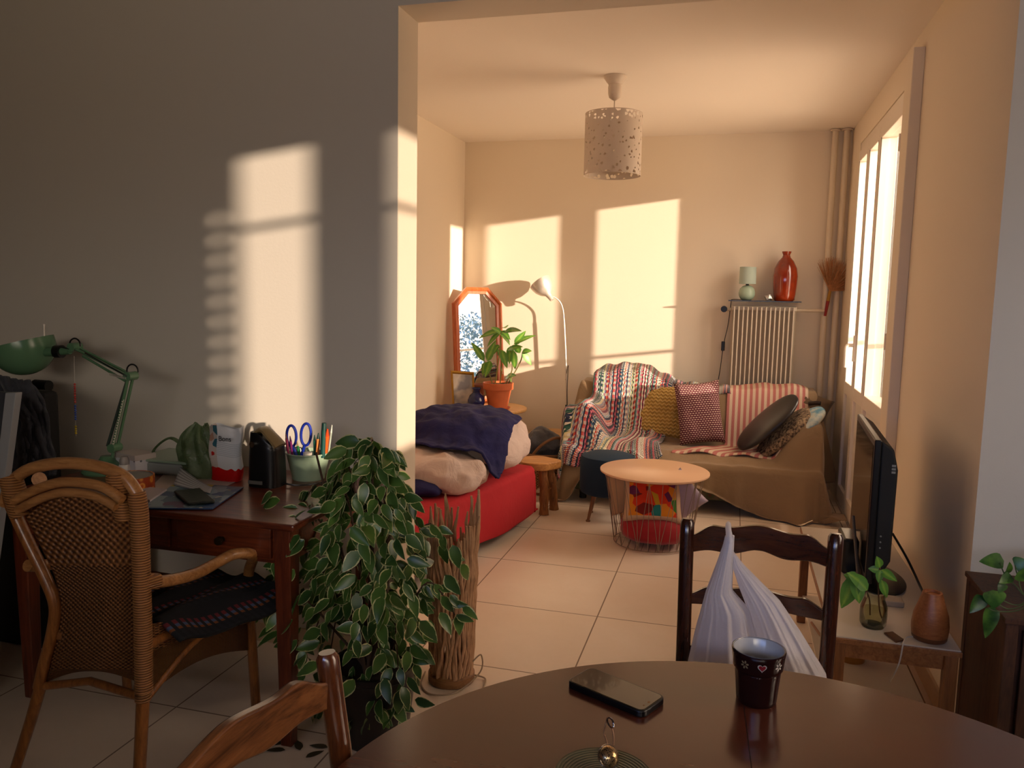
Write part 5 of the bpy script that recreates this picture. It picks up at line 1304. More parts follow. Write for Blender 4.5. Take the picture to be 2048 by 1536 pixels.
for i in range(5):
    q = P([585, 600, 570, 655, 612][i], [1480, 1500, 1500, 1495, 1515][i], Z=.004)
    b = MB().leaf(q, V(random.uniform(-1, 1), random.uniform(-1, 1), 0), V(0, 0, 1), .06, .028, .02, .15)
    o_ = solo('fallen_leaf', 'dry leaf fallen on the tiles beside the desk leg and the fig', 'leaf', b, plain('dry_leaf', '#3a3420', .7), q, group='fallen leaves under the fig', ang=180, recalc=False)

# --- driftwood lamp
cx, cy = -.925, 2.62
t_ = thing('driftwood_lamp', 'tall cylindrical floor lamp made of driftwood sticks', 'floor lamp', (cx, cy, 0))
M_drift = wood('driftwood', '#a07a59', '#d0a680', 8, 'Z', .75, 0, .3, 5)
part(t_, 'base', MB().lathe([(0, 0), (.078, 0), (.084, .006), (.084, .032), (.078, .038), (0, .038)], (cx, cy, 0), 44), wood('drift_base', '#7a5334', '#9c7048', 4, 'X', .5))
b = MB(); n_ = 50
for k in range(n_):
    a = 2 * PI * k / n_; front = -math.sin(a)   # +1 faces the table
    topz = .545 + .02 * random.random() if front > .1 else (.60 + random.uniform(-.03, .07) if front < -.15 else .57 + random.uniform(-.02, .05))
    if front < 0 and abs(math.cos(a)) < .35: topz -= .05
    if math.cos(a) > .75: topz += .04
    for lay in range(1):
        pts = []; rr_ = []; ph = random.uniform(0, 6); n2 = 14
        for j in range(n2 + 1):
            z = .034 + (topz - .034) * j / n2; f = j / n2
            rad = .073 + .018 * f + .003 * math.sin(j * 1.3 + ph)
            aa = a + .07 * math.sin(j * .9 + ph) + .04 * math.sin(j * 1.7 + ph * 2)
            pts.append((cx + rad * math.cos(aa), cy + rad * math.sin(aa), z)); rr_.append((.0064 + .0014 * math.sin(j * 2 + ph)) * (.55 if j == n2 else 1))
        b.tube(pts, rr_, 7)
part(t_, 'driftwood_sticks', b, M_drift)
part(t_, 'cord', MB().tube(spline([(cx + .07, cy + .04, .01), (cx + .12, cy + .03, .006), (cx + .13, cy - .06, .004), (cx + .10, cy - .12, .004)], 6), .003, 7).tube(spline([(cx + .08, cy, .08), (cx + .105, cy + .02, .10), (cx + .10, cy + .03, .03), (cx + .05, cy - .09, .004), (cx - .03, cy - .13, .004), (cx - .09, cy - .07, .004), (cx - .11, cy + .02, .004)], 6), .0028, 7), plain('clear_cord', '#a9957c', .4))

# --- dining table
TC = V(.09, .835, 0); TR_ = .597
M_top = wood('dark_red_table_top', '#4b2519', '#5c2f20', 1.6, 'X', .22, .5, .04, 5)
t_ = thing('dining_table', 'round dark brown dining table in the foreground', 'table', TC)
part(t_, 'tabletop', MB().lathe([(0, .722), (TR_ - .012, .722), (TR_, .730), (TR_, .742), (TR_ - .006, .75), (0, .75)], TC, 128), M_top)
s0, s1 = P(1488, 1425, Z=.75), P(1502, 1536, Z=.75); dd = (s1 - s0); 
b = MB(); a0 = s0 - dd * 1.0; a1 = s0 + dd * 4; a1 = V(a1.x, a1.y, .7503); a0 = V(s0.x + .0, s0.y + .02, .7503)
sd_ = V(dd.y, -dd.x, 0).normalized() * .0007
b.bm.faces.new([b.bm.verts.new(q) for q in (a0 - sd_, a0 + sd_, a1 + sd_, a1 - sd_)])
part(t_, 'leaf_joint', b, plain('joint_line', '#2a120b', .5), smooth=False)
part(t_, 'column', MB().lathe([(0, .05), (.06, .05), (.05, .2), (.035, .35), (.055, .5), (.04, .6), (.07, .70), (.16, .722), (0, .722)], TC, 32), M_deskz)
for a in (45, 135, 225, 315):
    a = math.radians(a); part(t_, 'foot', MB().tube(spline([TC + V(0, 0, .13), TC + V(math.cos(a) * .18, math.sin(a) * .18, .09), TC + V(math.cos(a) * .34, math.sin(a) * .34, .02)], 5), [.035] * 6 + [.028] * 5, 10), M_deskz)

# --- ladder-back dining chairs
def ladder_chair(T, label, mats, w=.325, ht=.885):
    mp, mr = mats
    loc = T @ V(0, -.2, 0); t_ = thing('dining_chair', label, 'chair', V(loc.x, loc.y, 0), 'ladder-back dining chairs')
    def G(b):
        for v_ in b.bm.verts: v_.co = T @ v_.co
        return b
    for s in (-1, 1):
        pts = spline([V(s * w * .46, .04, 0), V(s * w * .48, 0, .44), V(s * w * .49, .01, .62), V(s * w * .51, .05, ht - .01)], 6)
        part(t_, 'back_post', G(MB().tube(pts + [pts[-1] + V(0, .001, .008)], [.0165] * len(pts) + [.012], 14)), mp)
        part(t_, 'front_leg', G(MB().tube([V(s * .19, -.38, 0), V(s * .19, -.38, .44)], [.015, .019], 14)), mp)
    def rail(zc, up, lo, yb):
        n_ = 40; b = MB(); hw = w * .5
        def pt(u, v, d):
            x = (2 * u - 1) * hw; y = yb(zc) + .020 * (1 - (2 * u - 1) ** 2) + d
            z0_, z1_ = zc + lo(2 * u - 1), zc + up(2 * u - 1); return V(x, y, z0_ + (z1_ - z0_) * v)
        b.grid(lambda u, v: pt(u, v, -.008), n_, 5); b.grid(lambda u, v: pt(1 - u, v, .008), n_, 5)
        b.grid(lambda u, v: pt(u, 1, -.008 + .016 * v), n_, 1); b.grid(lambda u, v: pt(1 - u, 0, -.008 + .016 * v), n_, 1)
        return part(t_, 'top_rail' if zc > .8 else 'back_rail', G(b), mr, doubles=True, bevel=.003)
    yb = lambda z: .01 + (.04) * max(0, (z - .62) / .25)
    bump = lambda x: .014 * math.exp(-(x / .33) ** 2) - .022 * sm(.62, 1.0, abs(x)) + .006 * math.exp(-((abs(x) - .68) / .16) ** 2)
    rail(ht - .045, lambda x: .026 + bump(x), lambda x: -.032 + .010 * math.exp(-(x / .4) ** 2) + .004 * math.cos(x * 9), yb)
    rail(ht - .178, lambda x: .020 + bump(x) * .8, lambda x: -.018 + .008 * math.exp(-(x / .4) ** 2), yb)
    rail(ht - .30, lambda x: .020 + bump(x) * .8, lambda x: -.018 + .008 * math.exp(-(x / .4) ** 2), yb)
    seat = [(-w * .5, .0), (w * .5, .0), (.205, -.40), (-.205, -.40)]
    part(t_, 'seat', G(MB().prism(seat, 'Z', .435, .462)), wood('rush_seat', '#8a6a3a', '#b08c52', 9, 'X', .8, 0, .5), smooth=False, bevel=.010, bseg=3)
    for s in (-1, 1):
        for z in (.16, .27): part(t_, 'stretcher', G(MB().cyl(V(s * w * .47, .02, z), V(s * .19, -.38, z), .009)), mp)
    part(t_, 'stretcher', G(MB().cyl(V(-.19, -.38, .22), V(.19, -.38, .22), .009)), mp)
    return t_
M_cp = wood('dark_chair_wood_posts', '#2c140b', '#4a2413', 6, 'Z', .22, .6, .05)
M_cr = wood('dark_chair_wood_rails', '#32170d', '#532a17', 6, 'X', .25, .5, .05)
xm = (P(1374, 1056, Y=1.87).x + P(1668, 1068, Y=1.87).x) / 2
ladder_chair(TR(xm, 1.82, 0, rz=-2), 'dark wooden ladder-back chair across the table with a plastic bag on it', (M_cp, M_cr), w=.318)
M_op = wood('brown_chair_wood_posts', '#4a2411', '#6f3c1e', 6, 'Z', .22, .6, .05)
M_or = wood('brown_chair_wood_rails', '#4a2410', '#9a6238', 3.5, 'Y', .28, .5, .2, 16)
# left chair: local x runs along the back towards +y
px0 = P(655, 1302, Z=.885)
ang = 87
Tl = TR(0, 0, 0, rz=ang); wl = .40
tipl = Tl @ V(wl * .51, .05, .885)
Tl = TR(px0.x - tipl.x, px0.y - tipl.y, 0, rz=ang)
ladder_chair(Tl, 'brown grained ladder-back chair at the left of the table, close to the camera', (M_op, M_or), w=wl)

# --- plastic bag hanging on the chair
t = NT('white_bag_plastic'); tl = t.N('ShaderNodeBsdfTranslucent'); tl.inputs[0].default_value = lin('#f6f4fa'); mx = t.N('ShaderNodeMixShader'); mx.inputs[0].default_value = .45
tt_ = t.N('ShaderNodeBsdfTransparent'); mx2 = t.N('ShaderNodeMixShader'); mx2.inputs[0].default_value = .06
t.base('#f4f2f8'); t.set(Roughness=.35); s_ = t.xyz(t.co('UV'))
fl_ = t.math('SINE', t.math('MULTIPLY', s_[0], 170)); bb = t.bump(fl_, .25, .004); t.bump(t.noise(30, 6, .6, None, 1.5), .5, .006, bb)
t.L(t.b.outputs[0], mx.inputs[1]); t.L(tl.outputs[0], mx.inputs[2]); t.L(mx.outputs[0], mx2.inputs[1]); t.L(tt_.outputs[0], mx2.inputs[2]); t.L(mx2.outputs[0], t.out.inputs[0]); M_bag = t.m
t_ = thing('plastic_bag', 'white plastic carrier bag hanging by its handles from the chair back', 'bag', P(1455, 1100, Y=1.80))
def loft(rows, ny, ysp, ph, Yc):
    def fn(u, v):
        f = v * (len(rows) - 1); i = min(int(f), len(rows) - 2); k = f - i; k = k
        y = rows[i][0] + (rows[i + 1][0] - rows[i][0]) * k; a = rows[i][1] + (rows[i + 1][1] - rows[i][1]) * k; c = rows[i][2] + (rows[i + 1][2] - rows[i][2]) * k
        an = 2 * PI * u; cs, sn = math.cos(an), math.sin(an)
        wv = 1 + (.07 * math.sin(an * 9 + ph) + .05 * math.sin(an * 17 + v * 3)) * min(1, .5 + v)
        m_ = (a + c) / 2; hw = (c - a) / 2
        dep = ysp * (.18 + .82 * v ** 1.2)
        p = P(m_ + hw * cs, y, Y=Yc(v)); p.y += dep * sn * wv * -1; p.x += .003 * math.sin(an * 9 + ph) * v; return p
    return fn
Yc = lambda v: 1.81 - .05 * v
lrows = [(1072, 1450, 1469), (1090, 1446, 1468), (1130, 1432, 1466), (1180, 1413, 1464), (1220, 1402, 1500), (1260, 1391, 1510), (1300, 1382, 1518), (1345, 1372, 1525), (1420, 1370, 1530), (1500, 1375, 1530)]
b = MB().grid(loft(lrows, 0, .075, 0, Yc), 90, 50, closeu=True)
part(t_, 'bag_body', b, M_bag, ang=180, recalc=True)
rrows = [(1106, 1462, 1469), (1130, 1464, 1488), (1170, 1477, 1528), (1200, 1489, 1558), (1230, 1500, 1578), (1270, 1508, 1604), (1310, 1515, 1628), (1347, 1520, 1650), (1420, 1520, 1660), (1500, 1520, 1650)]
b = MB().grid(loft(rrows, 0, .07, 2, Yc), 80, 50, closeu=True); part(t_, 'bag_side', b, M_bag, ang=180, recalc=True)
hp_ = P(1456, 1078, Y=1.80)
yt = 1.868
b = MB().tube(spline([P(1458, 1100, Y=1.80), P(1459, 1078, Y=1.805), V(hp_.x, 1.835, hp_.z + .012), V(hp_.x, 1.875, hp_.z + .008), V(hp_.x + .002, 1.91, hp_.z - .03), V(hp_.x + .004, 1.905, hp_.z - .07)], 6), [.012] * 10 + [.011] * 10 + [.012] * 11, 10, flat=.6)
part(t_, 'handle', b, M_bag, ang=180)

# --- mug
mb_ = P(1512, 1400, Z=.75); my = mb_.y
t_ = thing('mug', 'dark brown handleless mug with a heart and flowers on the table', 'mug', mb_)
rt_ = .0425; mh = P(1515, 1295, Y=my).z - .75
prof = [(0, 0), (.029, 0), (.031, .003), (.033, mh * .30), (.0352, mh * .58), (.0358, mh * .62), (.039, mh * .66), (rt_, mh - .002), (rt_ - .0006, mh), (rt_ - .003, mh - .0005)]
t = NT('brown_mug_glaze'); t.base('#26110f'); t.set(Roughness=.12)
def mugp(u, v):
    f = v * (len(prof) - 1); i = min(int(f), len(prof) - 2); k = f - i; r = prof[i][0] + (prof[i + 1][0] - prof[i][0]) * k; z = prof[i][1] + (prof[i + 1][1] - prof[i][1]) * k
    a = 2 * PI * u
    if z < mh * .6: r *= 1 + .022 * abs(math.cos(a * 4)) 
    return V(mb_.x + r * math.cos(a), mb_.y + r * math.sin(a), .75 + z)
part(t_, 'body', MB().grid(mugp, 96, 45, closeu=True), t.m, doubles=True, ang=50)
part(t_, 'inner_glaze', MB().lathe([(rt_ - .0018, mh + .0003), (rt_ - .0035, mh - .002), (.034, mh * .5), (.028, .006), (0, .006)], mb_, 64), plain('white_glaze', '#b9bcc2', .15))
def onmug(a0, zc, s, pts2, nm, mat, off=.0008):
    b = MB(); r = .0408 + off
    vs = [b.bm.verts.new(V(mb_.x, mb_.y, .75) + V((r + (z_ * s) * .075) * math.cos(a0 + x_ * s / r), (r + (z_ * s) * .075) * math.sin(a0 + x_ * s / r), zc + z_ * s)) for x_, z_ in pts2]
    b.bm.faces.new(vs); return part(t_, nm, b, mat, smooth=False, recalc=False)
heart = [(.16 * 16 * math.sin(q) ** 3 / 2.6, (13 * math.cos(q) - 5 * math.cos(2 * q) - 2 * math.cos(3 * q) - math.cos(4 * q)) * .16 / 2.6) for q in [2 * PI * k / 28 for k in range(28)]]
va = math.atan2(-mb_.y, -mb_.x)
zc = mh * .825
M_hw = plain('white_enamel', '#c9c2b8', .4); M_hr = plain('red_enamel', '#8e1420', .4); M_fl = plain('cream_enamel', '#8d7a58', .5)
ah = va + .16
onmug(ah, zc, .0072, heart, 'heart', M_hw, .0008); onmug(ah, zc, .0056, heart, 'heart_centre', M_hr, .0012)
def flower(a0, mat):
    for k in range(6):
        an = 2 * PI * k / 6 + .3; c_, s_ = math.cos(an), math.sin(an)
        pet = [(c_ * q + -s_ * w_, s_ * q + c_ * w_) for q, w_ in ((.2, 0), (.55, .22), (.9, .2), (1.05, 0), (.9, -.2), (.55, -.22))]
        onmug(a0, zc, .0068, pet, 'petal', mat)
flower(va - .50, M_fl); flower(va + .86, M_hw)

# --- phone
A, B, C2, D2 = P(1136, 1362, Z=.763), P(1178, 1329, Z=.763), P(1329, 1390, Z=.763), P(1290, 1424, Z=.763)
cen = (A + B + C2 + D2) / 4; dirx = ((C2 - B) + (D2 - A)).normalized(); diry = V(-dirx.y, dirx.x, 0)
Lp = (((C2 - B).length + (D2 - A).length) / 2); Wp = (((B - A).length + (C2 - D2).length) / 2)
def rrect(hx, hy, r, n_=6):
    o_ = []
    for (sx, sy, a0) in ((1, 1, 0), (-1, 1, 90), (-1, -1, 180), (1, -1, 270)):
        for k in range(n_ + 1):
            a = math.radians(a0 + 90 * k / n_); o_.append((sx * (hx - r) + r * math.cos(a), sy * (hy - r) + r * math.sin(a)))
    return o_
Mp = Matrix(((dirx.x, diry.x, 0, cen.x), (dirx.y, diry.y, 0, cen.y), (0, 0, 1, .75), (0, 0, 0, 1)))
t_ = thing('smartphone', 'black smartphone in a case lying face up on the table', 'phone', V(cen.x, cen.y, .75))
part(t_, 'case', MB().prism(rrect(Lp / 2, Wp / 2, .012), 'Z', .0, .0115, M=Mp), M_black, bevel=.002)
t = NT('phone_screen'); t.base('#0a0b0c'); t.set(Roughness=.06); t.b.inputs['Coat Weight'].default_value = .8
part(t_, 'screen', MB().prism(rrect(Lp / 2 - .004, Wp / 2 - .0035, .009), 'Z', .0114, .0120, M=Mp), t.m, smooth=False)
part(t_, 'home_symbols', MB().cyl(Mp @ V(Lp / 2 - .010, -.016, .0119), Mp @ V(Lp / 2 - .010, -.016, .01215), .0015, seg=10).box((Lp / 2 - .0115, -.004, .0119), (Lp / 2 - .0085, .0, .01215), Mp), plain('icon_tan', '#9a6a3a', .5), smooth=False)
# --- plate and tea infuser
q0 = P(1213, 1501, Z=.758); rp = .066
pcn = V(P(1213, 1540, Z=.756).x, q0.y - rp, .75)
t = NT('green_plate'); vm = t.N('ShaderNodeVectorMath', operation='LENGTH'); t.L(t.co(), vm.inputs[0]); rg = t.math('SINE', t.math('MULTIPLY', vm.outputs['Value'], 1500))
t.base(t.ramp(rg, [(.0, '#4e4f3a'), (.8, '#6f6d54')])); t.set(Roughness=.25); t.bump(rg, .3, .001)
solo('small_plate', 'small grey-green ringed saucer at the bottom edge of the table', 'plate', MB().lathe([(0, .001), (.03, .001), (.032, 0), (.036, 0), (.04, .003), (rp, .010), (rp, .012), (.04, .006), (0, .004)], pcn, 72), t.m, pcn)
ib = P(1217, 1512, Z=.775); iy = ib.y
t_ = thing('tea_infuser', 'mesh ball tea infuser with a sprung wire handle resting on the saucer', 'tea infuser', ib)
t = NT('pierced_steel'); vo = t.N('ShaderNodeTexVoronoi'); vo.inputs['Scale'].default_value = 400; t.L(t.co(), vo.inputs['Vector'])
dk = t.math('LESS_THAN', vo.outputs['Distance'], .32); t.base(t.mix(dk, '#c9a878', '#1a120a')); t.set(Roughness=.25, Metallic=.9); t.L(t.math('SUBTRACT', .9, t.math('MULTIPLY', dk, .9)), t.b.inputs['Metallic'])
Ai = TR(ib.x, ib.y, ib.z - .001, 35, 38, 0)
part(t_, 'mesh_ball', MB().ell((0, 0, 0), (.0145, .0145, .0125), M=Ai, seg=32, rings=18), t.m)
part(t_, 'rim_band', MB().tube([Ai @ V(.0150 * math.cos(2 * PI * k / 32), .0150 * math.sin(2 * PI * k / 32), 0) for k in range(32)], .0012, 6, closed=True), M_steel)
I = lambda x, y: P(x, y, Y=iy)
part(t_, 'handle', MB().tube(spline([I(1215, 1489), I(1210, 1472), I(1208, 1468), I(1210, 1452), I(1214, 1436)], 5), .00085, 6).tube(spline([I(1227, 1490), I(1227, 1470), I(1224, 1455)], 5), .00085, 6), plain('copper_wire', '#b08a6a', .3, .9))
part(t_, 'spring_loop', MB().tube([I(1221 + 5.0 * math.cos(a) * .9 + 4 * math.sin(a), 1445 + 10 * math.sin(a)) + V(0, .002 * math.cos(a), 0) for a in [2 * PI * k / 20 for k in range(20)]], .0012, 6, closed=True), M_steel)

# ================================================================ TV bench and things on it
BZ = .42
bx0_, bx1_, by0_, by1_ = .325, .665, 2.43, 3.60
M_lam = plain('white_laminate', '#d8cdbd', .35); M_pine = wood('warm_pine', '#7a4a28', '#a06a3e', 5, 'Y', .45)
M_pinez = wood('warm_pine_legs', '#6e4224', '#946038', 5, 'Z', .45)
t_ = thing('tv_bench', 'low white-topped bench with brown wooden legs along the right wall', 'bench', (.5, 3, 0))
part(t_, 'bench_top', MB().box((bx0_, by0_, BZ - .004), (bx1_, by1_, BZ)), M_lam, smooth=False)
part(t_, 'edge_band', MB().box((bx0_ - .004, by0_ - .004, BZ - .02), (bx1_ + .004, by1_ + .004, BZ - .004)), M_pine, smooth=False, bevel=.002)
b = MB().box((bx0_ + .03, by0_ + .02, BZ - .07), (bx1_ - .03, by0_ + .04, BZ - .02)).box((bx0_ + .03, by1_ - .04, BZ - .07), (bx1_ - .03, by1_ - .02, BZ - .02)).box((bx0_ + .02, by0_ + .03, BZ - .07), (bx0_ + .04, by1_ - .03, BZ - .02)).box((bx1_ - .04, by0_ + .03, BZ - .07), (bx1_ - .02, by1_ - .03, BZ - .02))
part(t_, 'apron', b, M_pine, smooth=False)
for x in (bx0_ + .003, bx1_ - .038):
    for y in (by0_ + .003, by1_ - .038): part(t_, 'leg', MB().box((x, y, 0), (x + .035, y + .035, BZ - .02)), M_pinez, smooth=False, bevel=.003)
part(t_, 'lower_shelf', MB().box((bx0_ + .02, by0_ + .25, .11), (bx1_ - .02, by1_ - .03, .125)), M_lam, smooth=False)
part(t_, 'brace', MB().tube([(bx0_ + .03, by0_ + .05, BZ - .10), (bx0_ + .03, by1_ - .35, .13)], .005, 8), M_pine)
def BN(x, y, z=BZ): return P(x, y, Z=z)
# TV
tn, tf = V(P(1750, 880, Y=2.82).x, 2.82, 0), V(P(1716, 815, Y=3.45).x, 3.45, 0); tz0, tz1 = BZ + .035, P(1752, 880, Y=2.82).z
t_ = thing('television', 'small black flat television standing on the bench, seen almost edge-on', 'television', (.53, 3.27, BZ))
dy_ = (tf - tn).normalized(); dx_ = V(dy_.y, -dy_.x, 0)
Mt = Matrix(((dx_.x, dy_.x, 0, tn.x), (dx_.y, dy_.y, 0, tn.y), (0, 0, 1, 0), (0, 0, 0, 1)))
Lt = (tf - tn).length
part(t_, 'front_bezel', MB().box((0, 0, tz0), (.022, Lt, tz1), Mt), M_black, smooth=False, bevel=.004)
part(t_, 'screen', MB().box((-.0015, .022, tz0 + .03), (.001, Lt - .022, tz1 - .022), Mt), plain('dark_screen', '#15100d', .07), smooth=False)
part(t_, 'back_shell', MB().prism([(.022, tz0 + .01), (.05, tz0 + .03), (.075, tz0 + .08), (.078, tz1 - .10), (.062, tz1 - .03), (.022, tz1 - .004)], 'Y', .012, Lt - .012, M=Mt), M_blackm, bevel=.008, bseg=3)
b = MB()
for k, z in enumerate((.62, .60, .58)): b.cyl(Mt @ V(.04, .0105, z), Mt @ V(.04, .013, z), .003, seg=8)
part(t_, 'buttons', b, plain('grey_print', '#8a8a86', .5))
b = MB()
for k in range(3): b.box((.058, .0105, .835 + k * .011), (.070, .0125, .842 + k * .011), Mt)
part(t_, 'port_label', b, plain('grey_print', '#8a8a86', .5), smooth=False)
part(t_, 'stand', MB().lathe([(0, .001), (.13, .001), (.135, .006), (.12, .014), (0, .02)], (.53, 2.98, BZ), 48, sx=.68, sy=1.25).box((.515, 3.05, BZ + .012), (.545, 3.25, tz0 + .05)), M_black)
part(t_, 'power_cable', MB().tube(spline([V(.565, 2.95, .60), V(.60, 2.86, .54), V(.63, 2.76, .47), V(.65, 2.68, BZ + .01)], 6), .004, 8), M_black)
# cable box and a leaning grey rod in front of the screen
q = BN(1703, 1150)
solo('media_box', 'black and silver box standing beside the television on the bench', 'media box', MB().box((q.x - .035, q.y - .0, BZ), (q.x + .02, q.y + .16, BZ + .13)), plain('dark_gloss_box', '#221c18', .2), (q.x, q.y, BZ), smooth=False, bevel=.01)
a_, c_ = P(1712, 1030, Y=3.05), P(1736, 1180, Y=2.80)
solo('aerial_rod', 'thin grey aerial rod leaning in front of the television screen', 'aerial', MB().tube([V(a_.x - .012, 3.03, a_.z), V(c_.x - .018, 2.86, BZ + .006)], .0055, 8), plain('grey_plastic_rod', '#5e564e', .4), (c_.x, 2.86, BZ))
# jar with cutting
jb = BN(1745, 1252); jt = P(1748, 1185, Y=jb.y).z - BZ; js = 28 * S(1745, 1230, jb.y)
t_ = thing('glass_jar', 'clear glass jar of water with a rooting leafy cutting on the bench', 'jar', V(jb.x, jb.y, BZ))
def thin(name, tint, refl):
    t = NT(name); tr = t.N('ShaderNodeBsdfTransparent'); tr.inputs[0].default_value = lin(tint); gl = t.N('ShaderNodeBsdfGlossy'); gl.inputs['Roughness'].default_value = .03
    mx = t.N('ShaderNodeMixShader'); lw = t.N('ShaderNodeLayerWeight'); lw.inputs[0].default_value = refl
    t.L(t.math('MULTIPLY', lw.outputs['Fresnel'], .8), mx.inputs[0]); t.L(tr.outputs[0], mx.inputs[1]); t.L(gl.outputs[0], mx.inputs[2]); t.L(mx.outputs[0], t.out.inputs[0]); return t.m
M_jar = thin('jar_glass', '#f4f7f0', .25)
part(t_, 'jar', MB().lathe([(0, 0), (js * .8, 0), (js * .97, .012), (js, .04), (js * .98, jt * .6), (js * .8, jt * .78), (js * .76, jt * .86), (js * .8, jt * .88), (js * .8, jt), (js * .74, jt), (js * .72, jt * .82), (js * .93, jt * .6), (js * .93, .02), (js * .7, .006), (0, .006)], (jb.x, jb.y, BZ), 48), M_jar)
part(t_, 'water', MB().lathe([(0, .008), (js * .7, .009), (js * .91, .022), (js * .91, jt * .52), (0, jt * .52)], (jb.x, jb.y, BZ), 40), thin('jar_water', '#f3efe0', .1))
t_ = thing('leaf_cutting', 'green leafy cutting rooting in the glass jar', 'plant cutting', V(jb.x, jb.y, BZ + .02))
J = lambda x, y, d=0: P(x, y, Y=jb.y + d)
part(t_, 'stem', MB().tube(spline([J(1768, 1245), J(1760, 1225), J(1757, 1190), J(1758, 1150), J(1760, 1135)], 5), .0022, 7).tube(spline([J(1740, 1230), J(1738, 1195), J(1722, 1165), J(1700, 1150)], 5), .0020, 7), M_stembr)
b = MB()
for (x0, y0, x1, y1, w) in [(1760, 1135, 1755, 1115, .03), (1760, 1140, 1738, 1137, .026), (1762, 1140, 1792, 1160, .032), (1760, 1140, 1758, 1165, .026), (1762, 1160, 1775, 1195, .03), (1712, 1152, 1685, 1215, .06), (1712, 1155, 1720, 1205, .05), (1716, 1158, 1690, 1150, .04), (1735, 1175, 1700, 1148, .045), (1735, 1180, 1710, 1155, .04)]:
    a_ = J(x0, y0, random.uniform(-.01, .01)); e = J(x1, y1, random.uniform(-.03, .0)); b.leaf(a_, e - a_, V(.1, -.9, .4), (e - a_).length * 1.05, w, .1, .15)
part(t_, 'leaves', b, M_bleaf, ang=180, recalc=False)
# diffuser
db = BN(1858, 1277); dr = 38 * S(1858, 1270, db.y); dh = P(1856, 1183, Y=db.y).z - BZ
t_ = thing('aroma_diffuser', 'wood-toned rounded cone aroma diffuser on the near end of the bench', 'diffuser', V(db.x, db.y, BZ))
part(t_, 'base', MB().lathe([(0, 0), (dr * .86, 0), (dr * .94, .006), (dr * .95, .014), (0, .014)], db, 48), plain('brown_base', '#6d3f22', .4))
part(t_, 'cover', MB().lathe([(0, .015), (dr * .96, .015), (dr * .99, .03), (dr, .045), (dr * .93, .075), (dr * .75, dh * .72), (dr * .56, dh - .008), (dr * .52, dh), (dr * .40, dh), (dr * .38, dh - .006), (0, dh - .006)], db, 56), wood('diffuser_grain', '#8a4f2a', '#a9693c', 9, 'X', .4, 0, .05))
part(t_, 'power_cable', MB().tube(spline([V(db.x - dr * .9, db.y - .01, BZ + .004), BN(1812, 1278) + V(0, 0, .004), V(BN(1806, 1290).x, by0_ - .008, BZ + .002), P(1800, 1320, Y=by0_ - .012), P(1790, 1345, Y=by0_ - .01), P(1780, 1362, Y=by0_ + .06)], 6), .0022, 7), plain('white_cable', '#c9c4bc', .4))
p4 = [BN(1768, 1268), BN(1785, 1266), BN(1808, 1282), BN(1792, 1286)]
solo('wooden_slip', 'small flat brown wooden slip lying beside the jar', 'wood piece', slab([V(q.x, q.y, BZ) for q in p4], 0, 0) if False else MB().prism([(q.x, q.y) for q in p4], 'Z', BZ, BZ + .005), plain('dark_wood_piece', '#5b3620', .5), p4[0], smooth=False)
q4 = BN(1795, 1215)
solo('white_adapter', 'pale flat plastic box lying behind the jar near the television foot', 'adapter', MB().box((q4.x - .045, q4.y, BZ), (q4.x + .02, q4.y + .06, BZ + .018)), plain('pale_plastic', '#b9a894', .5), q4, smooth=False, bevel=.003)
yc = P(1702, 1318, Z=.125)
solo('yellow_tub', 'short orange-yellow round tub on the lower shelf of the bench', 'tub', MB().lathe([(0, 0), (.045, 0), (.048, .06), (.044, .064), (0, .064)], (yc.x, yc.y, .125), 36), plain('amber_tub', '#a56a28', .4), yc)

# ================================================================ pothos on a crate at the right
cr = V(.86, 2.42, 0)
t_ = thing('wooden_crate', 'dark slatted wooden crate standing against the grey wall at the right edge', 'crate', (.9, 2.4, 0))
M_crate = wood('crate_wood', '#2f1a10', '#51301c', 5, 'Z', .6)
cx0 = P(2012, 1250, Y=2.28).x; cz = P(2015, 1247, Y=2.28).z
for (x, y) in ((cx0, 2.28), (cx0 + .40, 2.28), (cx0, 2.62), (cx0 + .40, 2.62)):
    part(t_, 'post', MB().box((x, y, 0), (x + .03, y + .03, cz)), M_crate, smooth=False, bevel=.002)
k = 0
for i in range(7):
    x = cx0 + .045 + i * .052
    part(t_, 'slat', MB().box((x, 2.285, .03), (x + .038, 2.30, cz - .02)), M_crate, smooth=False, bevel=.002)
part(t_, 'top', MB().box((cx0 - .005, 2.275, cz), (cx0 + .435, 2.655, cz + .015)), M_crate, smooth=False, bevel=.002)
part(t_, 'inner_panel', MB().box((cx0 + .03, 2.305, .03), (cx0 + .41, 2.315, cz)), M_crate, smooth=False)
part(t_, 'side_panel', MB().box((cx0 + .002, 2.31, .03), (cx0 + .012, 2.62, cz)), M_crate, smooth=False)
pp = V(cx0 + .17, 2.42, cz + .015)
t_ = thing('pothos', 'trailing pothos plant in a dark pot on the wooden crate', 'potted plant', pp)
part(t_, 'pot', MB().lathe([(0, 0), (.065, 0), (.085, .12), (.08, .125), (.075, .11), (0, .10)], pp, 32), M_black)
t = NT('pothos_leaf'); s_ = t.xyz(t.co('UV')); t.base(t.ramp(t.noise(25, 3), [(.4, '#27521f'), (.7, '#5f8a34')])); t.set(Roughness=.3); M_poth = t.m
Q = lambda x, y, d=0: P(x, y, Y=2.30 + d)
vines = [[(2060, 1190), (2030, 1170), (2010, 1150), (2000, 1125)], [(2060, 1195), (2035, 1210), (2005, 1200), (1985, 1180)], [(2060, 1200), (2020, 1218), (1990, 1205), (1965, 1200)], [(2055, 1190), (2035, 1150), (2030, 1130)], [(2060, 1205), (2030, 1222), (1990, 1222), (1975, 1215)]]
b = MB(); start = pp + V(0, 0, .11)
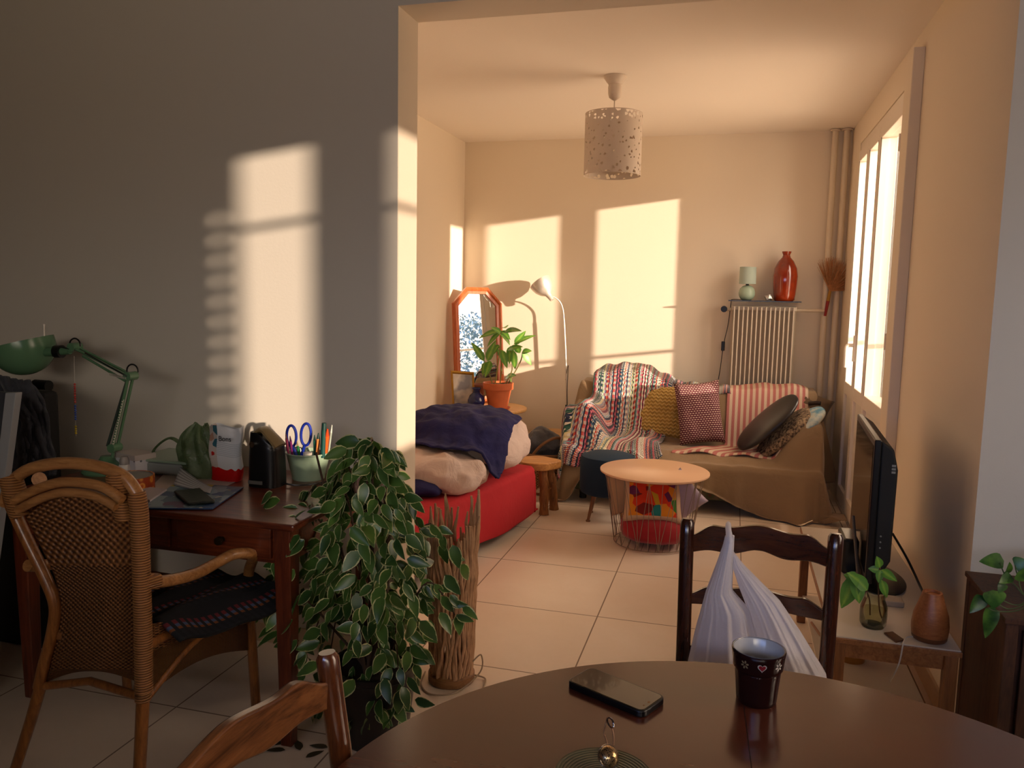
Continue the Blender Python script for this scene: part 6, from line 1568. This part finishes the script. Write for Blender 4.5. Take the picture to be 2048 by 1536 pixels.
for v_ in vines: b.tube(spline([start] + [Q(x, y, .0) for x, y in v_], 5), .0016, 6)
part(t_, 'vines', b, plain('vine_stem', '#4a5f32', .6))
hs = lambda t_: (math.sin(PI * t_ ** .55) ** .8) if t_ < 1 else 0
b = MB()
for (x0, y0, x1, y1, w) in [(2008, 1122, 1962, 1122, .042), (2012, 1150, 2022, 1128, .03), (1985, 1180, 1990, 1216, .062), (1968, 1192, 1942, 1225, .036), (1985, 1212, 1974, 1275, .042), (2030, 1135, 2060, 1125, .05), (2022, 1150, 2002, 1165, .03), (2035, 1145, 2060, 1160, .05), (2008, 1165, 1998, 1185, .025)]:
    a_ = Q(x0, y0, random.uniform(-.02, .02)); e = Q(x1, y1, random.uniform(-.04, .0)); b.leaf(a_, e - a_, V(.2, -.8, .5), (e - a_).length * 1.05, w, .1, .2, 8, shape=hs)
part(t_, 'leaves', b, M_poth, ang=180, recalc=False)

# ================================================================ trees outside, seen in the mirror
random.seed(5)
M_out = plain('far_foliage', '#93a8ac', .9, var=.2); M_trunk = plain('far_trunk', '#4a3e34', .9)
def tree(x, y, h, r, label):
    t_ = thing('tree', label, 'tree', (x, y, -3))
    part(t_, 'trunk', MB().cyl((x, y, -3), (x, y, -3 + h * .6), .18, .1), M_trunk)
    b = MB()
    for k in range(6000):
        a = random.uniform(0, 2 * PI); ph = math.acos(random.uniform(-1, 1)); rr_ = r * random.uniform(.55, 1) ** .5
        c_ = V(x + rr_ * math.sin(ph) * math.cos(a), y + rr_ * math.sin(ph) * math.sin(a), -3 + h - r + rr_ * math.cos(ph) * 1.1)
        b.leaf(c_, V(random.uniform(-1, 1), random.uniform(-1, 1), random.uniform(-1, 1)), V(random.uniform(-1, 1), random.uniform(-1, 1), 1), .24, .15, .1, .1, 2)
    part(t_, 'foliage', b, M_out, ang=180, recalc=False)
tree(30, 1.6, 7.9, 3.0, 'bluish tree outside the tall window, the nearer one')
tree(33, 10.0, 7.0, 2.8, 'bluish tree outside the tall window, the farther one')
